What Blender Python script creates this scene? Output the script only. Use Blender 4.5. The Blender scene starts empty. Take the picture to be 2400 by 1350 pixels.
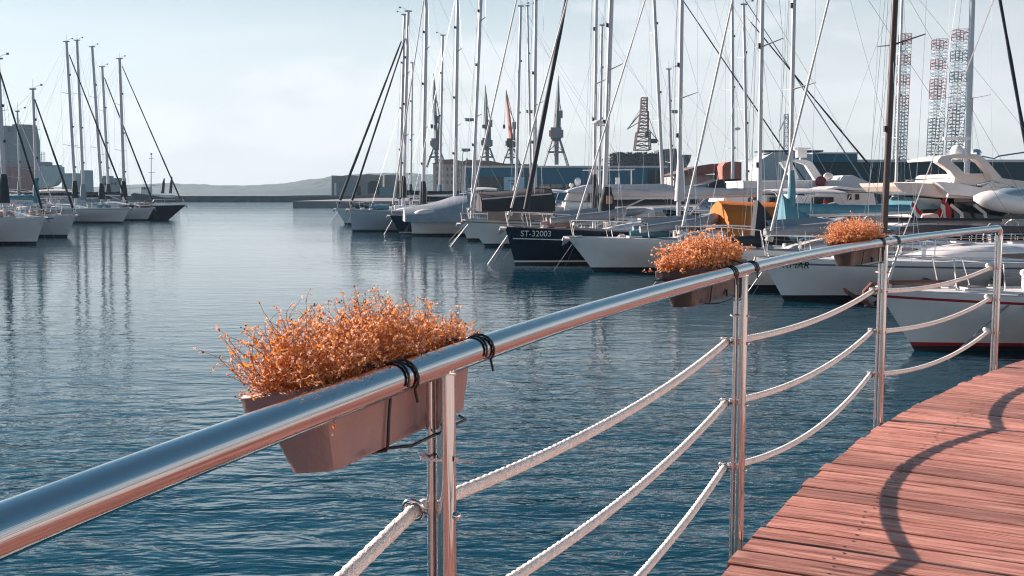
import bpy, math, random
from mathutils import Vector, Matrix
R = math.radians
random.seed(7)
sc = bpy.context.scene

# ------------------------------------------------------------------ camera, sky, sun, exposure
CAMH = 3.0
F, CX, CY = 2500.0, 1200.0, 675.0
PITCH = math.atan(225.0 / F)
cam_d = bpy.data.cameras.new('camera'); cam = bpy.data.objects.new('camera', cam_d)
sc.collection.objects.link(cam)
cam.location = (0, 0, CAMH); cam.rotation_euler = (R(90) - PITCH, 0, 0)
cam_d.sensor_width = 36; cam_d.lens = 36 * F / 2400.0
cam_d.clip_start = 0.05; cam_d.clip_end = 12000
sc.camera = cam

SUN_EL = R(20.3); SAZ = (-0.885, 0.466)
to_sun = Vector((SAZ[0] * math.cos(SUN_EL), SAZ[1] * math.cos(SUN_EL), math.sin(SUN_EL))).normalized()
sun_d = bpy.data.lights.new('sun', 'SUN'); sun = bpy.data.objects.new('sun', sun_d)
sc.collection.objects.link(sun)
sun_d.energy = 5.0; sun_d.angle = R(0.55); sun_d.color = (1.0, 0.80, 0.70)
sun.rotation_euler = to_sun.to_track_quat('Z', 'Y').to_euler()

world = bpy.data.worlds.new('World'); sc.world = world; world.use_nodes = True
nt = world.node_tree; nt.nodes.clear()
def wn(t): return nt.nodes.new(t)
sky = wn('ShaderNodeTexSky'); sky.sky_type = 'NISHITA'; sky.sun_disc = False
sky.sun_elevation = SUN_EL; sky.sun_rotation = math.atan2(to_sun.x, to_sun.y)
sky.air_density = 1.0; sky.dust_density = 0.25; sky.ozone_density = 2.0
bg = wn('ShaderNodeBackground'); bg.inputs[1].default_value = 0.085
wout = wn('ShaderNodeOutputWorld')
tint = wn('ShaderNodeMix'); tint.data_type = 'RGBA'; tint.blend_type = 'MULTIPLY'
tint.inputs[0].default_value = 1.0; tint.inputs[7].default_value = (0.10, 0.30, 0.35, 1)
tc = wn('ShaderNodeTexCoord'); sep = wn('ShaderNodeSeparateXYZ')
nt.links.new(tc.outputs['Generated'], sep.inputs[0])
# cloud banks low over the horizon
mp = wn('ShaderNodeMapping'); mp.inputs['Scale'].default_value = (1.0, 1.0, 5.5)
mp.inputs['Location'].default_value = (0.9, 0.4, 0.02)
nt.links.new(tc.outputs['Generated'], mp.inputs[0])
nz = wn('ShaderNodeTexNoise'); nz.inputs['Scale'].default_value = 3.2; nz.inputs['Detail'].default_value = 9; nz.inputs['Roughness'].default_value = 0.52
nt.links.new(mp.outputs[0], nz.inputs['Vector'])
cr = wn('ShaderNodeMapRange'); cr.inputs[1].default_value = 0.47; cr.inputs[2].default_value = 0.60
nt.links.new(nz.outputs[0], cr.inputs[0])
el = wn('ShaderNodeMapRange'); el.inputs[1].default_value = 0.19; el.inputs[2].default_value = 0.10
nt.links.new(sep.outputs[2], el.inputs[0])
def wm(op, x, y=None, z=None):
    n = wn('ShaderNodeMath'); n.operation = op
    for i_, q_ in enumerate((x, y, z)):
        if q_ is None: continue
        if isinstance(q_, (int, float)): n.inputs[i_].default_value = q_
        else: nt.links.new(q_, n.inputs[i_])
    return n.outputs[0]
def bank(cx_, cz_, wx_, wz_, tilt_):
    dx_ = wm('SUBTRACT', sep.outputs[0], cx_); zc_ = wm('ADD', wm('MULTIPLY', dx_, tilt_), cz_)
    ex = wm('POWER', wm('ABSOLUTE', wm('DIVIDE', dx_, wx_)), 2.0); ez = wm('POWER', wm('ABSOLUTE', wm('DIVIDE', wm('SUBTRACT', sep.outputs[2], zc_), wz_)), 2.0)
    return wm('SUBTRACT', 1.0, wm('ADD', ex, ez))
nz2 = wn('ShaderNodeTexNoise'); nz2.inputs['Scale'].default_value = 9.0; nz2.inputs['Detail'].default_value = 8; nz2.inputs['Roughness'].default_value = .55
mp3 = wn('ShaderNodeMapping'); mp3.inputs['Scale'].default_value = (1,1,2.6); nt.links.new(tc.outputs['Generated'], mp3.inputs[0]); nt.links.new(mp3.outputs[0], nz2.inputs['Vector'])
bk = wm('MAXIMUM', wm('MAXIMUM', bank(-.10,.100,.20,.040,.12), bank(.20,.150,.17,.030,.02)), wm('MAXIMUM', bank(-.20,.060,.35,.035,.05), bank(.42,.07,.20,.03,.0)))
bk = wm('ADD', wm('MULTIPLY', bk, .55), wm('MULTIPLY', wm('SUBTRACT', nz2.outputs[0], .5), 2.6))
br = wn('ShaderNodeMapRange'); br.interpolation_type = 'SMOOTHSTEP'; br.inputs[1].default_value = .02; br.inputs[2].default_value = .50
nt.links.new(bk, br.inputs[0])
cmo = wm('MAXIMUM', wm('MULTIPLY', wm('MULTIPLY', cr.outputs[0], el.outputs[0]), .25), wm('MULTIPLY', br.outputs[0], .42))
# thin bright haze veil close to the horizon
hz = wn('ShaderNodeMapRange'); hz.interpolation_type = 'SMOOTHSTEP'; hz.inputs[1].default_value = 0.30; hz.inputs[2].default_value = 0.08
hz.inputs[3].default_value = 0.0; hz.inputs[4].default_value = 0.97
nt.links.new(sep.outputs[2], hz.inputs[0])
veil = wn('ShaderNodeMix'); veil.data_type = 'RGBA'; veil.inputs[7].default_value = (3.80, 3.60, 3.46, 1)
nt.links.new(sky.outputs[0], tint.inputs[6])
nt.links.new(hz.outputs[0], veil.inputs[0]); nt.links.new(tint.outputs[2], veil.inputs[6])
cl = wn('ShaderNodeMix'); cl.data_type = 'RGBA'; cl.inputs[7].default_value = (4.9, 4.6, 4.5, 1)
nt.links.new(cmo, cl.inputs[0]); nt.links.new(veil.outputs[2], cl.inputs[6])
nt.links.new(cl.outputs[2], bg.inputs[0]); nt.links.new(bg.outputs[0], wout.inputs[0])

sc.view_settings.view_transform = 'Standard'; sc.view_settings.look = 'None'
sc.view_settings.gamma = 1.0; sc.view_settings.use_curve_mapping = False
sc.view_settings.exposure = 1.5
sc.cycles.max_bounces = 8; sc.cycles.glossy_bounces = 4; sc.cycles.volume_bounces = 0
sc.cycles.transparent_max_bounces = 8
sc.cycles.use_denoising = True; sc.cycles.denoising_prefilter = 'ACCURATE'; sc.cycles.denoising_input_passes = 'RGB_ALBEDO_NORMAL'
sc.cycles.sample_clamp_indirect = 4.0; sc.cycles.pixel_filter_type = 'BLACKMAN_HARRIS'; sc.cycles.filter_width = 1.15
sc.cycles.caustics_reflective = False; sc.cycles.caustics_refractive = False

# ------------------------------------------------------------------ picture <-> place
cp, sp = math.cos(PITCH), math.sin(PITCH)
def ray(px, py):
    x = (px - CX) / F; v = -(py - CY) / F
    return Vector((x, cp + v * sp, -sp + v * cp))
def at(px, py, Y):
    d = ray(px, py); return Vector((0, 0, CAMH)) + d * (Y / d.y)
def gnd(px, py, h=0.0):
    d = ray(px, py); return Vector((0, 0, CAMH)) + d * ((h - CAMH) / d.z)
def proj(p):
    q = Vector(p) - Vector((0, 0, CAMH)); dep = q.y * cp - q.z * sp
    return CX + F * q.x / dep, CY - F * (q.z * cp + q.y * sp) / dep

# ------------------------------------------------------------------ materials
MATS = {}
def mat(name, col, rough=0.5, metal=0.0, var=0.0, vscale=3.0, bump=0.0, bscale=40.0, spec=None, stretch=(1,1,1), coat=0.0, dirt=None):
    if name in MATS: return MATS[name]
    m = bpy.data.materials.new(name); m.use_nodes = True; t = m.node_tree
    b = t.nodes['Principled BSDF']
    b.inputs['Base Color'].default_value = (*col, 1); b.inputs['Roughness'].default_value = rough; b.inputs['Metallic'].default_value = metal
    if spec is not None: b.inputs['Specular IOR Level'].default_value = spec
    if coat: b.inputs['Coat Weight'].default_value = coat
    if var or bump:
        c = t.nodes.new('ShaderNodeTexCoord'); mpn = t.nodes.new('ShaderNodeMapping'); mpn.inputs['Scale'].default_value = stretch
        t.links.new(c.outputs['Object'], mpn.inputs[0])
    if var:
        n = t.nodes.new('ShaderNodeTexNoise'); n.inputs['Scale'].default_value = vscale; n.inputs['Detail'].default_value = 6; n.inputs['Roughness'].default_value = .65
        t.links.new(mpn.outputs[0], n.inputs['Vector'])
        mr = t.nodes.new('ShaderNodeMapRange'); mr.inputs[1].default_value = .25; mr.inputs[2].default_value = .75
        t.links.new(n.outputs[0], mr.inputs[0])
        mx = t.nodes.new('ShaderNodeMix'); mx.data_type = 'RGBA'
        lo = tuple(c_ * (1 - var) for c_ in col) if dirt is None else dirt
        hi = tuple(min(.95, c_ * (1 + var * .6)) for c_ in col)
        mx.inputs[6].default_value = (*lo, 1); mx.inputs[7].default_value = (*hi, 1)
        t.links.new(mr.outputs[0], mx.inputs[0]); t.links.new(mx.outputs[2], b.inputs['Base Color'])
    if bump:
        n2 = t.nodes.new('ShaderNodeTexNoise'); n2.inputs['Scale'].default_value = bscale; n2.inputs['Detail'].default_value = 5
        t.links.new(mpn.outputs[0], n2.inputs['Vector'])
        bp = t.nodes.new('ShaderNodeBump'); bp.inputs['Strength'].default_value = bump; bp.inputs['Distance'].default_value = .02
        t.links.new(n2.outputs[0], bp.inputs['Height']); t.links.new(bp.outputs[0], b.inputs['Normal'])
    MATS[name] = m; return m

gel   = mat('white_gelcoat', (.82,.81,.80), .25, var=.10, vscale=1.5)
gel2  = mat('cream_gelcoat', (.74,.66,.61), .3, var=.08, vscale=1.2)
gelg  = mat('pale_grey_gelcoat', (.50,.54,.58), .3, var=.10, vscale=1.2)
navy  = mat('navy_gelcoat', (.012,.020,.040), .22, var=.3, vscale=1.0)
navy2 = mat('faded_navy_paint', (.022,.035,.055), .45, var=.3, vscale=1.0)
black = mat('black_antifouling', (.010,.014,.020), .6, var=.3)
red   = mat('red_stripe_paint', (.36,.018,.022), .35)
whitep= mat('white_stripe_paint', (.78,.78,.78), .4)
greyp = mat('grey_stripe_paint', (.14,.17,.20), .4)
deckm = mat('grey_deck_paint', (.66,.67,.68), .55, var=.15, vscale=2.0)
teak  = mat('weathered_teak', (.30,.20,.16), .65, var=.35, vscale=4, stretch=(1,12,1))
alu   = mat('anodised_aluminium', (.50,.53,.56), .40, .25, var=.12, vscale=.8)
alud  = mat('dark_mast_paint', (.055,.035,.032), .35, .2, var=.3)
steel = mat('bright_stainless', (.72,.70,.69), .16, 1.0)
wire  = mat('rigging_wire', (.20,.24,.28), .4, .4)
wirew = mat('pale_rope_line', (.50,.50,.50), .7)
sailw = mat('white_sailcloth', (.66,.65,.64), .7, var=.15, vscale=3, bump=.3, bscale=8)
saild = mat('dark_blue_sailcloth', (.016,.024,.036), .75, var=.3, vscale=3, bump=.3, bscale=8)
sailt = mat('teal_sailcloth', (.07,.23,.30), .75, var=.25, vscale=3, bump=.4, bscale=6)
coverg= mat('grey_canvas', (.25,.30,.35), .8, var=.2, vscale=1.5, bump=.5, bscale=4)
coverl= mat('light_grey_canvas', (.52,.54,.56), .8, var=.2, vscale=1.5, bump=.5, bscale=4)
coverb= mat('brown_black_canvas', (.042,.036,.042), .85, var=.2, vscale=1.5, bump=.4, bscale=4)
covert= mat('tan_canvas', (.40,.27,.22), .85, var=.2, vscale=2, bump=.4, bscale=4)
coveror= mat('orange_canvas', (.56,.15,.012), .75, var=.18, vscale=1.5, bump=.4, bscale=3)
galv  = mat('galvanised_steel', (.25,.26,.27), .55, .6, var=.2)
glass = mat('dark_window_glass', (.012,.018,.022), .06, 0, spec=.8)
rubber= mat('grey_inflatable_rubber', (.26,.29,.32), .5, var=.15)
orange= mat('orange_plastic', (.85,.16,.04), .5)
dark  = mat('black_plastic', (.015,.016,.02), .5)
flagr = mat('red_flag_cloth', (.60,.03,.03), .7)
rustm = mat('rusty_steel', (.24,.11,.08), .7, .2, var=.4, vscale=.6)
craneg= mat('grey_green_crane_paint', (.15,.19,.22), .6, .2, var=.2, vscale=.3)
craner= mat('faded_red_crane_paint', (.60,.20,.15), .6, var=.2, vscale=.3)
cyanw = mat('blue_sheet_cladding', (.012,.135,.215), .55, var=.12, vscale=.4, bump=.6, bscale=3, stretch=(8,1,.2))
darkw = mat('dark_green_sheet_cladding', (.008,.045,.065), .55, var=.15, vscale=.3, bump=.6, bscale=3, stretch=(8,1,.2))
trimw = mat('pale_roof_trim', (.72,.66,.64), .5)
stone = mat('grey_stone_render', (.27,.25,.25), .85, var=.3, vscale=.35, bump=.5, bscale=1.5)
stone2= mat('pale_render', (.46,.40,.38), .85, var=.25, vscale=.3)
conc  = mat('quay_concrete', (.25,.25,.26), .85, var=.3, vscale=.5, bump=.5, bscale=3)
roofr = mat('brown_tile_roof', (.20,.12,.10), .85, var=.3, vscale=1)
brickr= mat('red_brick_wall', (.52,.15,.10), .85, var=.25, vscale=.6)
shipd = mat('dark_ship_steel', (.035,.045,.055), .7, var=.4, vscale=.15)
shipg = mat('blue_grey_ship_paint', (.15,.18,.21), .7, var=.25, vscale=.15)
shipr = mat('dull_red_ship_paint', (.19,.05,.06), .7, var=.3, vscale=.12)
shipl = mat('pale_green_grey_ship_paint', (.22,.33,.37), .6, var=.15, vscale=.2)
def make_hullname(): pass

def railmat():
    m = bpy.data.materials.new('polished_stainless'); m.use_nodes = True; t = m.node_tree; b = t.nodes['Principled BSDF']
    b.inputs['Metallic'].default_value = 1; b.inputs['Base Color'].default_value = (.60,.58,.58,1); b.inputs['Roughness'].default_value = .13
    c = t.nodes.new('ShaderNodeTexCoord'); n = t.nodes.new('ShaderNodeTexNoise'); n.inputs['Scale'].default_value = 30; n.inputs['Detail'].default_value = 8
    t.links.new(c.outputs['Object'], n.inputs['Vector'])
    mr = t.nodes.new('ShaderNodeMapRange'); mr.inputs[3].default_value = .04; mr.inputs[4].default_value = .12
    t.links.new(n.outputs[0], mr.inputs[0]); t.links.new(mr.outputs[0], b.inputs['Roughness'])
    u = t.nodes.new('ShaderNodeUVMap'); mp2 = t.nodes.new('ShaderNodeMapping'); mp2.inputs['Scale'].default_value = (1.5, 90, 1)
    t.links.new(u.outputs[0], mp2.inputs[0])
    n2 = t.nodes.new('ShaderNodeTexNoise'); n2.inputs['Scale'].default_value = 1.0; n2.inputs['Detail'].default_value = 4
    t.links.new(mp2.outputs[0], n2.inputs['Vector'])
    bp = t.nodes.new('ShaderNodeBump'); bp.inputs['Strength'].default_value = .25; bp.inputs['Distance'].default_value = .0006
    t.links.new(n2.outputs[0], bp.inputs['Height']); t.links.new(bp.outputs[0], b.inputs['Normal'])
    return m
railM = railmat()

def woodmat():
    m = bpy.data.materials.new('red_brown_decking_wood'); m.use_nodes = True; t = m.node_tree; b = t.nodes['Principled BSDF']
    b.inputs['Roughness'].default_value = .50
    u = t.nodes.new('ShaderNodeUVMap')
    def nois(scale, detail, s, rough=.6, dist=0):
        mp2 = t.nodes.new('ShaderNodeMapping'); mp2.inputs['Scale'].default_value = scale
        t.links.new(u.outputs[0], mp2.inputs[0]); n = t.nodes.new('ShaderNodeTexNoise'); n.inputs['Scale'].default_value = s
        n.inputs['Detail'].default_value = detail; n.inputs['Roughness'].default_value = rough; n.inputs['Distortion'].default_value = dist
        t.links.new(mp2.outputs[0], n.inputs['Vector']); return n
    a = nois((.7, 13, 1), 9, 3.0, .78, .5)      # fine grain
    w = nois((.35, 3.0, 1), 4, 2.5)      # broad tone
    k = nois((2.2, 7, 1), 2, 1.3, .5, 1.2)
    at_ = t.nodes.new('ShaderNodeAttribute'); at_.attribute_name = 'tone'
    r1 = t.nodes.new('ShaderNodeValToRGB'); r1.color_ramp.elements[0].position = .38; r1.color_ramp.elements[0].color = (.16,.058,.043,1)
    r1.color_ramp.elements[1].position = .62; r1.color_ramp.elements[1].color = (.67,.35,.275,1)
    e = r1.color_ramp.elements.new(.48); e.color = (.45,.18,.135,1)
    t.links.new(a.outputs[0], r1.inputs[0])
    mul = t.nodes.new('ShaderNodeMix'); mul.data_type = 'RGBA'; mul.blend_type = 'MULTIPLY'; mul.inputs[0].default_value = 1
    t.links.new(r1.outputs[0], mul.inputs[6])
    ad = t.nodes.new('ShaderNodeMath'); ad.operation = 'MULTIPLY'; 
    mr = t.nodes.new('ShaderNodeMapRange'); mr.inputs[1].default_value = .3; mr.inputs[2].default_value = .7; mr.inputs[3].default_value = .70; mr.inputs[4].default_value = 1.18
    t.links.new(w.outputs[0], mr.inputs[0]); t.links.new(mr.outputs[0], ad.inputs[0]); t.links.new(at_.outputs['Fac'], ad.inputs[1])
    cb = t.nodes.new('ShaderNodeCombineColor'); 
    for i in range(3): t.links.new(ad.outputs[0], cb.inputs[i])
    t.links.new(cb.outputs[0], mul.inputs[7])
    kr = t.nodes.new('ShaderNodeMapRange'); kr.inputs[1].default_value = .68; kr.inputs[2].default_value = .76
    t.links.new(k.outputs[0], kr.inputs[0])
    km = t.nodes.new('ShaderNodeMix'); km.data_type = 'RGBA'; km.inputs[7].default_value = (.60,.34,.27,1)
    km2 = t.nodes.new('ShaderNodeMath'); km2.operation = 'MULTIPLY'; km2.inputs[1].default_value = .6
    t.links.new(kr.outputs[0], km2.inputs[0]); t.links.new(km2.outputs[0], km.inputs[0])
    t.links.new(mul.outputs[2], km.inputs[6]); t.links.new(km.outputs[2], b.inputs['Base Color'])
    bp = t.nodes.new('ShaderNodeBump'); bp.inputs['Strength'].default_value = .7; bp.inputs['Distance'].default_value = .003
    t.links.new(a.outputs[0], bp.inputs['Height']); t.links.new(bp.outputs[0], b.inputs['Normal'])
    return m
woodM = woodmat()

def watermat():
    m = bpy.data.materials.new('harbour_water'); m.use_nodes = True; t = m.node_tree; b = t.nodes['Principled BSDF']
    b.inputs['Base Color'].default_value = (.002,.040,.066,1); b.inputs['Roughness'].default_value = .04; b.inputs['IOR'].default_value = 1.36
    c = t.nodes.new('ShaderNodeTexCoord')
    def layer(scale, s, detail, rot=0.0, dist=0.0, rough=.55):
        mp2 = t.nodes.new('ShaderNodeMapping'); mp2.inputs['Scale'].default_value = scale; mp2.inputs['Rotation'].default_value = (0,0,rot)
        t.links.new(c.outputs['Object'], mp2.inputs[0]); n = t.nodes.new('ShaderNodeTexNoise')
        n.inputs['Scale'].default_value = s; n.inputs['Detail'].default_value = detail; n.inputs['Distortion'].default_value = dist; n.inputs['Roughness'].default_value = rough
        t.links.new(mp2.outputs[0], n.inputs['Vector']); return n.outputs[0]
    def mth(op, x, y):
        n = t.nodes.new('ShaderNodeMath'); n.operation = op
        for i, q in enumerate((x, y)):
            if isinstance(q, (int, float)): n.inputs[i].default_value = q
            else: t.links.new(q, n.inputs[i])
        return n.outputs[0]
    big = layer((.45, 1.0, 1), .9, 2, R(18)); mid = layer((.5, 1.15, 1), 2.6, 3, R(-10), .4); fin = layer((.6, 1.3, 1), 7.0, 1.5, R(12), .5)
    calm = layer((.5, 1, 1), .06, 2, R(8))
    h = mth('ADD', mth('ADD', mth('MULTIPLY', big, WB), mth('MULTIPLY', mid, WM)), mth('MULTIPLY', fin, WF))
    sx = t.nodes.new('ShaderNodeSeparateXYZ'); t.links.new(c.outputs['Object'], sx.inputs[0])
    yy = mth('ADD', mth('DIVIDE', sx.outputs[1], 150.0), mth('MULTIPLY', mth('SUBTRACT', layer((.6,1,1), .16, 3, R(5)), .5), .10))
    cu = t.nodes.new('ShaderNodeFloatCurve'); t.links.new(yy, cu.inputs['Value']); cv = cu.mapping.curves[0]
    cv.points[0].location = (0,1.0); cv.points[1].location = (1,.55)
    for q_ in ((.04,.80),(.08,.50),(.15,.15),(.34,.09),(.50,.20),(.68,.40)): cv.points.new(*q_)
    cu.mapping.update()
    cm_ = t.nodes.new('ShaderNodeMapRange'); cm_.inputs[1].default_value = .35; cm_.inputs[2].default_value = .65; cm_.inputs[3].default_value = .7; cm_.inputs[4].default_value = 1.35
    t.links.new(calm, cm_.inputs[0])
    h = mth('MULTIPLY', mth('MULTIPLY', h, cm_.outputs[0]), mth('MULTIPLY', cu.outputs[0], 1.5))
    bp = t.nodes.new('ShaderNodeBump'); bp.inputs['Strength'].default_value = 1.0; bp.inputs['Distance'].default_value = 1.0
    t.links.new(h, bp.inputs['Height']); t.links.new(bp.outputs[0], b.inputs['Normal'])
    return m
WB, WM, WF = .12, .080, .014
waterM = watermat()

# ------------------------------------------------------------------ mesh helper
class MB:
    def __init__(s): s.v = []; s.f = []; s.m = []; s.uv = None; s.tone = []
    def add(s, verts, faces, mi=0):
        o = len(s.v); s.v += [tuple(v) for v in verts]
        for f in faces: s.f.append(tuple(i + o for i in f)); s.m.append(mi)
        return s
    def box(s, c, d, rz=0, mi=0, M=None):
        x, y, z = d[0]/2, d[1]/2, d[2]/2
        vs = [Vector((a*x, b*y, e*z)) for a in (-1,1) for b in (-1,1) for e in (-1,1)]
        m = M or Matrix.Rotation(rz, 3, 'Z')
        vs = [m @ v + Vector(c) for v in vs]
        return s.add(vs, [(0,1,3,2),(4,6,7,5),(0,4,5,1),(2,3,7,6),(0,2,6,4),(1,5,7,3)], mi)
    def tube(s, p0, p1, r0, r1=None, n=8, mi=0, cap=True):
        return s.path([p0, p1], [r0, r1 if r1 is not None else r0], n, mi, cap)
    def path(s, pts, r, n=8, mi=0, cap=True, sq=(1,1)):
        pts = [Vector(p) for p in pts]; N = len(pts)
        rr = r if isinstance(r, (list, tuple)) else [r]*N
        vs = []; T0 = (pts[1]-pts[0]).normalized()
        up = Vector((0,0,1)) if abs(T0.z) < .9 else Vector((1,0,0))
        side = T0.cross(up).normalized(); u = side.cross(T0).normalized()
        for i, p in enumerate(pts):
            T = (pts[min(i+1,N-1)] - pts[max(i-1,0)]).normalized()
            side = (side - T*side.dot(T)).normalized(); u = side.cross(T).normalized()
            for k in range(n):
                a = 2*math.pi*k/n
                vs.append(p + side*math.cos(a)*rr[i]*sq[0] + u*math.sin(a)*rr[i]*sq[1])
        fs = [(i*n+k, i*n+(k+1)%n, (i+1)*n+(k+1)%n, (i+1)*n+k) for i in range(N-1) for k in range(n)]
        if cap: fs += [tuple(range(n))[::-1], tuple((N-1)*n+k for k in range(n))]
        return s.add(vs, fs, mi)
    def ring(s, c, axis, R0, r, n=24, k=8, mi=0):
        ax = Vector(axis).normalized(); e1 = ax.orthogonal().normalized(); e2 = ax.cross(e1)
        vs = []
        for i in range(n):
            a = 2*math.pi*i/n; d = e1*math.cos(a)+e2*math.sin(a)
            for j in range(k):
                b = 2*math.pi*j/k; vs.append(Vector(c)+d*(R0+r*math.cos(b))+ax*r*math.sin(b))
        return s.add(vs, [(i*k+j, i*k+(j+1)%k, ((i+1)%n)*k+(j+1)%k, ((i+1)%n)*k+j) for i in range(n) for j in range(k)], mi)
    def ball(s, c, r, n=12, k=8, mi=0, zmin=-1):
        rx, ry, rz = (r,r,r) if isinstance(r,(int,float)) else r
        vs = []; c = Vector(c)
        for j in range(k+1):
            t = math.pi*j/k; zz = max(math.cos(t), zmin); 
            for i in range(n):
                a = 2*math.pi*i/n; vs.append(c+Vector((rx*math.sin(t)*math.cos(a), ry*math.sin(t)*math.sin(a), rz*zz)))
        return s.add(vs, [(j*n+i, (j+1)*n+i, (j+1)*n+(i+1)%n, j*n+(i+1)%n) for j in range(k) for i in range(n)], mi)
    def prism(s, poly, y0, y1, mi=0, inset=0.0, ins_d=0.0):
        """poly: (x,z) outline extruded between y0 and y1, optional rounded-in side faces"""
        n = len(poly); cx_ = sum(p[0] for p in poly)/n; cz_ = sum(p[1] for p in poly)/n
        rings = []
        def rg(y, k): return [(cx_+(p[0]-cx_)*k, y, cz_+(p[1]-cz_)*k) for p in poly]
        if inset: seq = [(y0,1-inset),(y0+ins_d,1),(y1-ins_d,1),(y1,1-inset)]
        else: seq = [(y0,1),(y1,1)]
        vs = []
        for y, k in seq: vs += rg(y, k)
        fs = [(i*n+j, i*n+(j+1)%n, (i+1)*n+(j+1)%n, (i+1)*n+j) for i in range(len(seq)-1) for j in range(n)]
        fs += [tuple(range(n))[::-1], tuple((len(seq)-1)*n+j for j in range(n))]
        return s.add(vs, fs, mi)
    def loft(s, rings, mi=0, closed=False, caps=True):
        n = len(rings[0]); vs = [v for r in rings for v in r]; m = n if closed else n-1
        fs = [(i*n+j, i*n+(j+1)%n, (i+1)*n+(j+1)%n, (i+1)*n+j) for i in range(len(rings)-1) for j in range(m)]
        if caps: fs += [tuple(range(n))[::-1], tuple((len(rings)-1)*n+j for j in range(n))]
        return s.add(vs, fs, mi)
    def build(s, name, mats, parent=None, smooth=None, loc=None):
        me = bpy.data.meshes.new(name); me.from_pydata(s.v, [], s.f)
        mats = mats if isinstance(mats, (list, tuple)) else [mats]
        for m in mats: me.materials.append(m)
        if len(mats) > 1: me.polygons.foreach_set('material_index', s.m)
        if smooth is not None:
            me.polygons.foreach_set('use_smooth', [True]*len(me.polygons))
            me.set_sharp_from_angle(angle=R(smooth))
        me.update()
        o = bpy.data.objects.new(name, me); sc.collection.objects.link(o)
        if parent: o.parent = parent
        if loc: o.location = loc
        return o

def thing(name, label, cat, loc=(0,0,0), rz=0, group=None):
    o = bpy.data.objects.new(name, None); sc.collection.objects.link(o); o.empty_display_size = .2
    o.location = loc; o.rotation_euler = (0,0,rz); tag(o, label, cat, group); return o
def tag(o, label=None, cat=None, group=None, kind=None):
    if label: o['label'] = label
    if cat: o['category'] = cat
    if group: o['group'] = group
    if kind: o['kind'] = kind
    return o
def textobj(name, s, size, M, m, parent, extrude=.002):
    cu = bpy.data.curves.new('t','FONT'); cu.body = s; cu.size = size; cu.extrude = extrude
    ob = bpy.data.objects.new('t', cu); sc.collection.objects.link(ob)
    dg = bpy.context.evaluated_depsgraph_get(); me = bpy.data.meshes.new_from_object(ob.evaluated_get(dg))
    bpy.data.objects.remove(ob); me.name = name; me.transform(M); me.materials.clear(); me.materials.append(m)
    o = bpy.data.objects.new(name, me); sc.collection.objects.link(o); o.parent = parent; return o

# ------------------------------------------------------------------ water, land, hills
w = MB()
xs = [-5000,-1200,-300,-60,0,60,300,1200,5000]; ys = [-300,-20,0,20,60,150,400,1200,7000]
for x in xs:
    for y in ys: w.v.append((x,y,0))
ny = len(ys)
for i in range(len(xs)-1):
    for j in range(ny-1): w.f.append((i*ny+j,(i+1)*ny+j,(i+1)*ny+j+1,i*ny+j+1)); w.m.append(0)
tag(w.build('water', waterM), kind='structure')

from mathutils import noise as NZ
def ridge(name, prof, Y, depth, m, seed, hgt=2.0):
    """prof: skyline in photograph points -> wooded terrain of real depth"""
    b = MB(); n = 420; x0, x1 = prof[0][0], prof[-1][0]; rows = 10; V = []
    for j in range(rows+1):
        t = j/rows
        for i in range(n+1):
            px = x0+(x1-x0)*i/n
            for a, c in zip(prof, prof[1:]):
                if a[0] <= px <= c[0]:
                    py = a[1]+(c[1]-a[1])*(px-a[0])/(c[0]-a[0]); break
            p = at(px, py, Y)
            h = p.z*math.sin(t*math.pi*.5)**.8 + NZ.noise(Vector((i*.35+seed, j*2.3, 1)))*hgt*min(1,t*3) + NZ.noise(Vector((i*1.1+seed, j*1.9, 4)))*hgt*.6*min(1,t*3)
            V.append((p.x, Y-depth+depth*t, h if t > 0 else -1))
    b.v = V
    for j in range(rows):
        for i in range(n): b.f.append((j*(n+1)+i, j*(n+1)+i+1, (j+1)*(n+1)+i+1, (j+1)*(n+1)+i)); b.m.append(0)
    return tag(b.build(name, m), kind='structure')
hillM = mat('distant_woodland', (.045,.065,.05), .95, var=.5, vscale=.03)
ridge('hills', [(-500,430),(0,438),(200,440),(300,440),(340,434),(420,431),(480,433),(560,437),(640,434),(700,430),(780,417),(860,408),(950,406),(1040,412),(1130,425),(1300,434),(1700,430),(2000,425),(2900,420)], 2300, 500, hillM, 3.0, 3.2)

q = MB(); q.box((0,0,0),(1,1,1)); 
def landbox(name, x0,x1,y0,y1,z, m=conc):
    b = MB(); b.box(((x0+x1)/2,(y0+y1)/2,z/2-1),(x1-x0,y1-y0,z+2)); return tag(b.build(name, m), kind='structure')
landbox('quay', -42, 500, 205, 700, 1.25)
landbox('shore', 44, 500, 128, 204.9, 1.2)
landbox('west_quay', -900, -118, 300, 700, 1.2)

bwM = mat('breakwater_stone', (.10,.115,.13), .9, var=.45, vscale=.6, bump=1, bscale=2)
b = MB()
for i in range(60):
    x = -150+i*2.2; b.box((x, 325+random.uniform(-.2,.2), .55), (2.25,5,2.1+random.uniform(-.12,.12)))
b.box((-88,326.5,1.72),(136,1.6,.35))
tag(b.build('breakwater', bwM), 'long low dark stone breakwater closing the harbour mouth', 'breakwater')

# ------------------------------------------------------------------ buildings and yard
def pxbox(b, x0, x1, yt, Y, dep, zb=1.0, mi=0, yb=None):
    a = at(x0, yt, Y); c = at(x1, yt, Y); z0 = zb if yb is None else at(x0, yb, Y).z
    b.box(((a.x+c.x)/2, Y+dep/2, (a.z+z0)/2), (c.x-a.x, dep, a.z-z0), mi=mi)
def pxpoly(b, pts, Y, W, mi=0, inset=0.0, ins_d=0.0):
    b.prism([(at(x,y,Y).x, at(x,y,Y).z) for x, y in pts], Y, Y+W, mi, inset, ins_d)

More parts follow.
